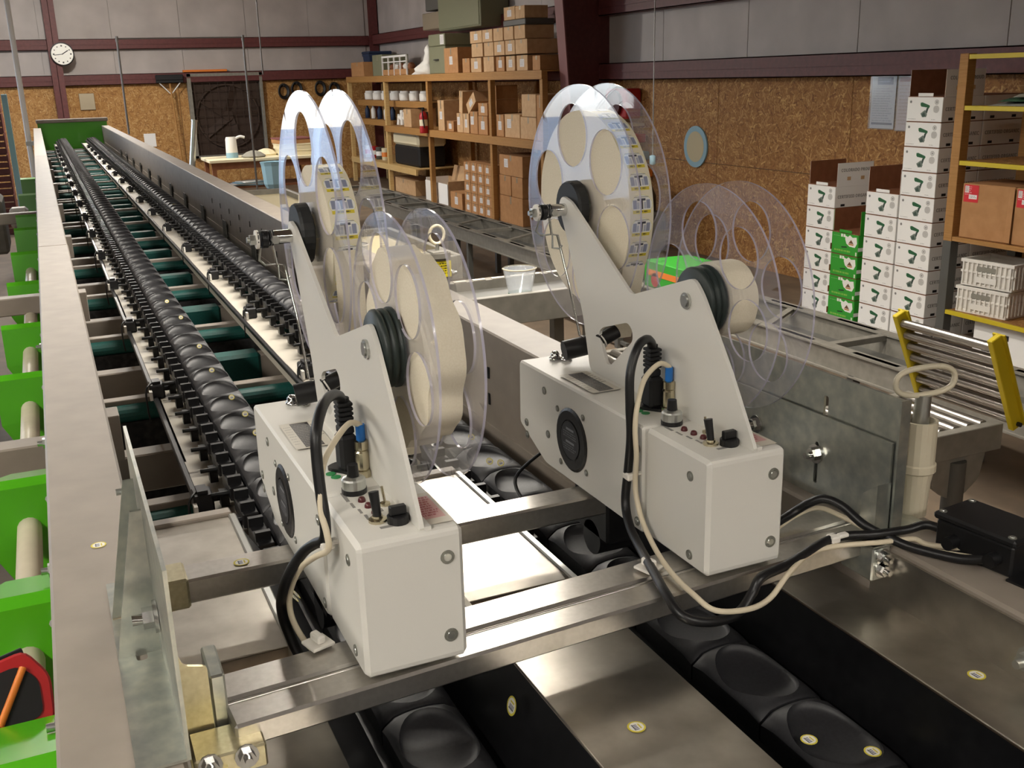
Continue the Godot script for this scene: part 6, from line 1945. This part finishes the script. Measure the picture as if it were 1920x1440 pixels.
	part(t, "stand", LA([Vector2(0.14, 0.0), Vector2(0.15, 0.42), Vector2(0.0, 0.42)], 12, Transform3D(), false), mats.grey_plate)
	t = thing("paper_pile", "loose white papers piled on the workbench's lower shelf", "papers", V(3.6, 0.462, -21.0))
	for k in 4:
		s = S()
		box(s, V(0.02 * k, 0.012 + k * 0.022, 0.03 * k), V(0.7 - 0.08 * k, 0.02, 0.34), 0.0, Basis(Vector3.UP, 0.25 * k - 0.3))
		part(t, "sheaf", s, mats.white_board if k % 2 else mats.blue_pale)
	t = thing("metal_tube", "leaning silver tube standing beside the workbench", "tube", V(2.55, 0.0, -21.2))
	part(t, "tube", CY(V(-0.05, 0.0, 0), V(0.22, 1.72, 0), 0.06, 14), mats.zinc)
	part(t, "cap", CY(V(0.22, 1.72, 0), V(0.223, 1.74, 0), 0.066, 14), mats.zinc)
	# pipe gantry standing on the sorter and beside it
	t = thing("pipe_gantry", "thin grey pipe gantry standing over the right rail far down the sorter", "pipe frame", V(1.10, RT + 0.001, -15.0))
	part(t, "upright", CY(V(0, 0, 0), V(0, 1.21, 0), 0.014, 10), mats.pipe_grey)
	part(t, "upright", CY(V(1.62, -1.781, 0), V(1.62, 1.21, 0), 0.014, 10), mats.pipe_grey)
	part(t, "crossbar", CY(V(-0.02, 1.21, 0), V(1.64, 1.21, 0), 0.010, 10), mats.pipe_grey)
	for x in [0.0, 1.62]:
		part(t, "elbow", CY(V(x, 1.17, 0), V(x, 1.24, 0), 0.020, 10), mats.pipe_grey)
	t = thing("drop_pipe", "thin conduit dropping from the roof right of the pipe gantry", "conduit", V(2.99, 2.5, -15.2))
	part(t, "pipe", CY(V(0, 0, 0), V(0, YC - 2.5, 0), 0.009, 8), mats.pipe_grey)
	t = thing("pole", "pale upright pole rising at the far left of the sorter", "pole", V(-0.15, 0, -17.0))
	part(t, "tube", CY(V(0, 0, 0), V(0, YC, 0), 0.038, 12), mats.white_paint)
	part(t, "strap", BX(-0.045, 0.078, 1.60, 1.66, -0.045, 0.045), mats.zinc)
	# hanging cord over the aisle
	t = thing("hanging_cord", "thin grey cord hanging from the roof in front of the right wall", "cord", V(5.55, 1.6, -9.0))
	part(t, "cord", CY(V(0, 0, 0), V(0.02, YC - 1.6, 0), 0.006, 8), mats.pipe_grey)
	part(t, "pull", LA([Vector2(0, -0.1), Vector2(0.03, -0.09), Vector2(0.03, -0.01), Vector2(0.01, 0.0)], 10), mats.blue_pale)
	# right wall things
	t = thing("wall_plaque", "round plaque with pale blue rim on the right wall", "plaque", V(XR - 0.026, 1.42, -11.83))
	part(t, "rim", LA([Vector2(0, 0), Vector2(0.27, 0.0), Vector2(0.27, 0.02), Vector2(0.0, 0.02)], 36, Transform3D(Basis(V(0, 0, 1), V(-1, 0, 0), V(0, -1, 0)), Vector3.ZERO), false), mats.blue_pale)
	part(t, "centre", LA([Vector2(0.0, 0.022), Vector2(0.20, 0.022), Vector2(0.20, 0.018)], 36, Transform3D(Basis(V(0, 0, 1), V(-1, 0, 0), V(0, -1, 0)), Vector3.ZERO), false), mats.beige_belt)
	t = thing("notice_sleeve", "blue-headed notice in a clear sleeve left of the tall white stack", "notice", V(XR - 0.03, 1.77, -8.36))
	part(t, "page", uvquad(V(-0.01, 0, -0.26), V(-0.01, 0, 0.08), V(-0.01, 0.52, 0.08), V(-0.01, 0.52, -0.26)), mats.notice_a)
	part(t, "sleeve", BX(-0.016, -0.012, -0.01, 0.54, -0.28, 0.09), mats.clear_film)
	t = thing("notice_sleeve", "narrow pink-lined notice in a clear sleeve touching the tall white stack", "notice", V(XR - 0.03, 1.76, -8.10))
	part(t, "page", uvquad(V(-0.01, 0, -0.15), V(-0.01, 0, 0.06), V(-0.01, 0.54, 0.06), V(-0.01, 0.54, -0.15)), mats.notice_b)
	part(t, "sleeve", BX(-0.016, -0.012, -0.01, 0.55, -0.16, 0.07), mats.clear_film)
	t = thing("hose_reel", "red hose reel box on the right wall just right of the big column", "hose reel", V(XR - 0.03, 1.75, -13.55))
	part(t, "box", BX(-0.25, 0.0, 0.0, 0.42, -0.32, 0.32, 0.03), mats.red)
	part(t, "drum", LA([Vector2(0, 0), Vector2(0.19, 0.0), Vector2(0.19, 0.05), Vector2(0.0, 0.06)], 20, Transform3D(Basis(V(0, 0, 1), V(-1, 0, 0), V(0, -1, 0)), V(-0.25, 0.21, 0)), false), mats.red_dark)
	part(t, "rail", BX(-0.3, 0.0, -0.1, -0.06, -0.5, 0.4), mats.cream)
	for k in 3:
		var b := thing("tool_box", ["red tool tray on the wall rack below the hose reel", "pale tool tray lowest below the hose reel", "orange tool tray below the hose reel"][k], "tray", V(XR - 0.20, 1.42 - k * 0.24, -13.4 + 0.1 * k))
		part(b, "tray", BX(-0.14, 0.17, 0, 0.12, -0.3, 0.3, 0.015), [mats.red, mats.blue_pale, mats.orange][k])
		part(b, "lip", BX(-0.16, -0.14, 0.08, 0.14, -0.3, 0.3), [mats.red, mats.blue_pale, mats.orange][k])
	t = thing("dark_machine", "dark rounded machine by the right wall behind the right applicator's reel", "machine", V(7.3, 0, -12.6))
	part(t, "base", BX(-0.4, 0.4, 0, 0.55, -0.5, 0.5, 0.03), mats.grey_plate)
	part(t, "hood", LA([Vector2(0.46, 0.55), Vector2(0.46, 0.75), Vector2(0.38, 0.93), Vector2(0.2, 1.03), Vector2(0, 1.05)], 18), mats.black)
	part(t, "handle", TU([V(-0.4, 0.8, -0.2), V(-0.5, 0.85, -0.15), V(-0.5, 0.85, 0.15), V(-0.4, 0.8, 0.2)], 0.02, 8), mats.dark_metal)
	# left background: stacked dark red bins with a blue upright, grey clutter
	for k in 7:
		var b := thing("harvest_bin", "dark red slatted bin, %s from the floor in the far left stack" % ORD[k], "bin", V(-1.15, k * 0.335, -20.2), 0.0, "dark red bins at far left")
		for j in 3:
			part(b, "slat", BX(-0.62, 0.62, 0.02 + j * 0.105, 0.105 + j * 0.105, 0.50, 0.53), mats.red_steel)
		part(b, "side", BX(-0.62, -0.6, 0.02, 0.33, -0.5, 0.5), mats.red_steel)
		part(b, "side", BX(0.6, 0.62, 0.02, 0.33, -0.5, 0.5), mats.red_steel)
		part(b, "base", BX(-0.6, 0.6, 0.0, 0.03, -0.5, 0.5), mats.red_dark)
	t = thing("blue_upright", "blue-grey steel upright beside the stacked red bins", "post", V(-0.44, 0, -19.6))
	part(t, "channel", BX(-0.045, 0.045, 0, 2.32, -0.04, 0.04, 0.004), mats.blue_pale)
	part(t, "foot", BX(-0.09, 0.09, 0, 0.012, -0.09, 0.09), mats.blue_pale)
	var gw := ["grey machine cabinet left of the far green chutes", "low grey motor housing left of the chutes", "white control box on the left rail side"]
	var gp := [V(-0.62, 0, -8.8), V(-0.75, 0, -6.4), V(-0.20, 0, -7.9)]
	for k in 3:
		t = thing("machine_unit", gw[k], "machine", gp[k])
		var hh: float = [1.62, 1.36, 1.62][k]
		var ww: float = [0.30, 0.34, 0.06][k]
		part(t, "cabinet", BX(-ww, ww, hh - (0.4 if k < 2 else 0.14), hh, -0.28 if k < 2 else -0.07, 0.28 if k < 2 else 0.07, 0.02), [mats.grey_paint, mats.cloth_grey, mats.white_paint][k])
		part(t, "stand", BX(-0.05, 0.05, 0, hh - (0.4 if k < 2 else 0.14), -0.05, 0.05), mats.grey_plate)
		part(t, "base", BX(-0.2, 0.2, 0, 0.02, -0.2, 0.2), mats.grey_plate)
		part(t, "button", CY(V(0.0, hh - 0.08, 0.28 if k < 2 else 0.07), V(0.0, hh - 0.08, 0.31 if k < 2 else 0.09), 0.022, 10), mats.red)

# ---------------------------------------------------------------- scene
func _ready() -> void:
	var cam := Camera3D.new()
	cam.name = "camera"
	add_child(cam)
	var yaw := deg_to_rad(23.7); var pitch := deg_to_rad(16.7); var roll := deg_to_rad(-1.6)
	cam.position = CAM_POS
	cam.basis = Basis(Vector3.UP, -yaw) * Basis(Vector3.RIGHT, -pitch) * Basis(Vector3.BACK, roll)
	cam.fov = rad_to_deg(2.0 * atan(720.0 / 1930.0))
	cam.near = 0.05
	cam.far = 200.0
	cam.current = true

	var env := Environment.new()
	env.background_mode = Environment.BG_SKY
	var sky := Sky.new()
	var sm := ProceduralSkyMaterial.new()
	sm.sky_top_color = Color(0.62, 0.78, 1.0)
	sm.sky_horizon_color = Color(0.92, 0.97, 1.0)
	sm.ground_bottom_color = Color(0.5, 0.48, 0.45)
	sm.ground_horizon_color = Color(0.85, 0.88, 0.9)
	sm.energy_multiplier = 6.0
	sky.sky_material = sm
	env.sky = sky
	env.ambient_light_source = Environment.AMBIENT_SOURCE_SKY
	env.tonemap_mode = Environment.TONE_MAPPER_LINEAR
	env.tonemap_exposure = 1.25
	env.sdfgi_enabled = true
	env.ssao_enabled = true
	env.ssil_enabled = true
	var we := WorldEnvironment.new()
	we.name = "environment"
	we.environment = env
	add_child(we)

	make_materials()
	strip_light(V(1.65, 3.6, -4.0), true, 1.8, 6.0, "twin-tube strip light hung low over the sorter ahead, nearer one")
	strip_light(V(2.4, 3.6, -5.1), true, 1.8, 6.0, "twin-tube strip light hung low over the sorter ahead, farther one")
	strip_light(V(-1.8, 3.6, -2.6), false, 2.4, 5.0, "twin-tube strip light over the left side of the sorter")
	strip_light(V(-1.6, 3.6, 0.8), false, 2.4, 8.0, "twin-tube strip light behind the photographer's left")
	strip_light(V(1.4, 3.6, 2.0), true, 2.4, 8.0, "twin-tube strip light behind the photographer")
	strip_light(V(-0.6, 4.1, -12.0), false, 2.4, 6.0, "twin-tube strip light half way down the sorter", 1.5)
	strip_light(V(0.6, 4.6, -20.5), true, 2.4, 12.0, "twin-tube strip light over the far end of the sorter", 10.0)
	strip_light(V(4.6, 4.4, -18.5), false, 2.4, 7.0, "twin-tube strip light over the aisle by the shelving")
	strip_light(V(3.7, 3.5, -7.6), false, 2.4, 11.0, "added twin-tube strip light over the aisle, brightening the white stacks")  # unseen lamp, added to brighten the white cartons
	build_room()
	build_sorter()
	build_lanes()
	build_mounts()
	build_heads()
	build_conveyors()
	build_shelving()
	build_fruit_boxes()
	build_right_shelf()
	build_back()
	green_chutes()
	build_cables()
	build_stickers()
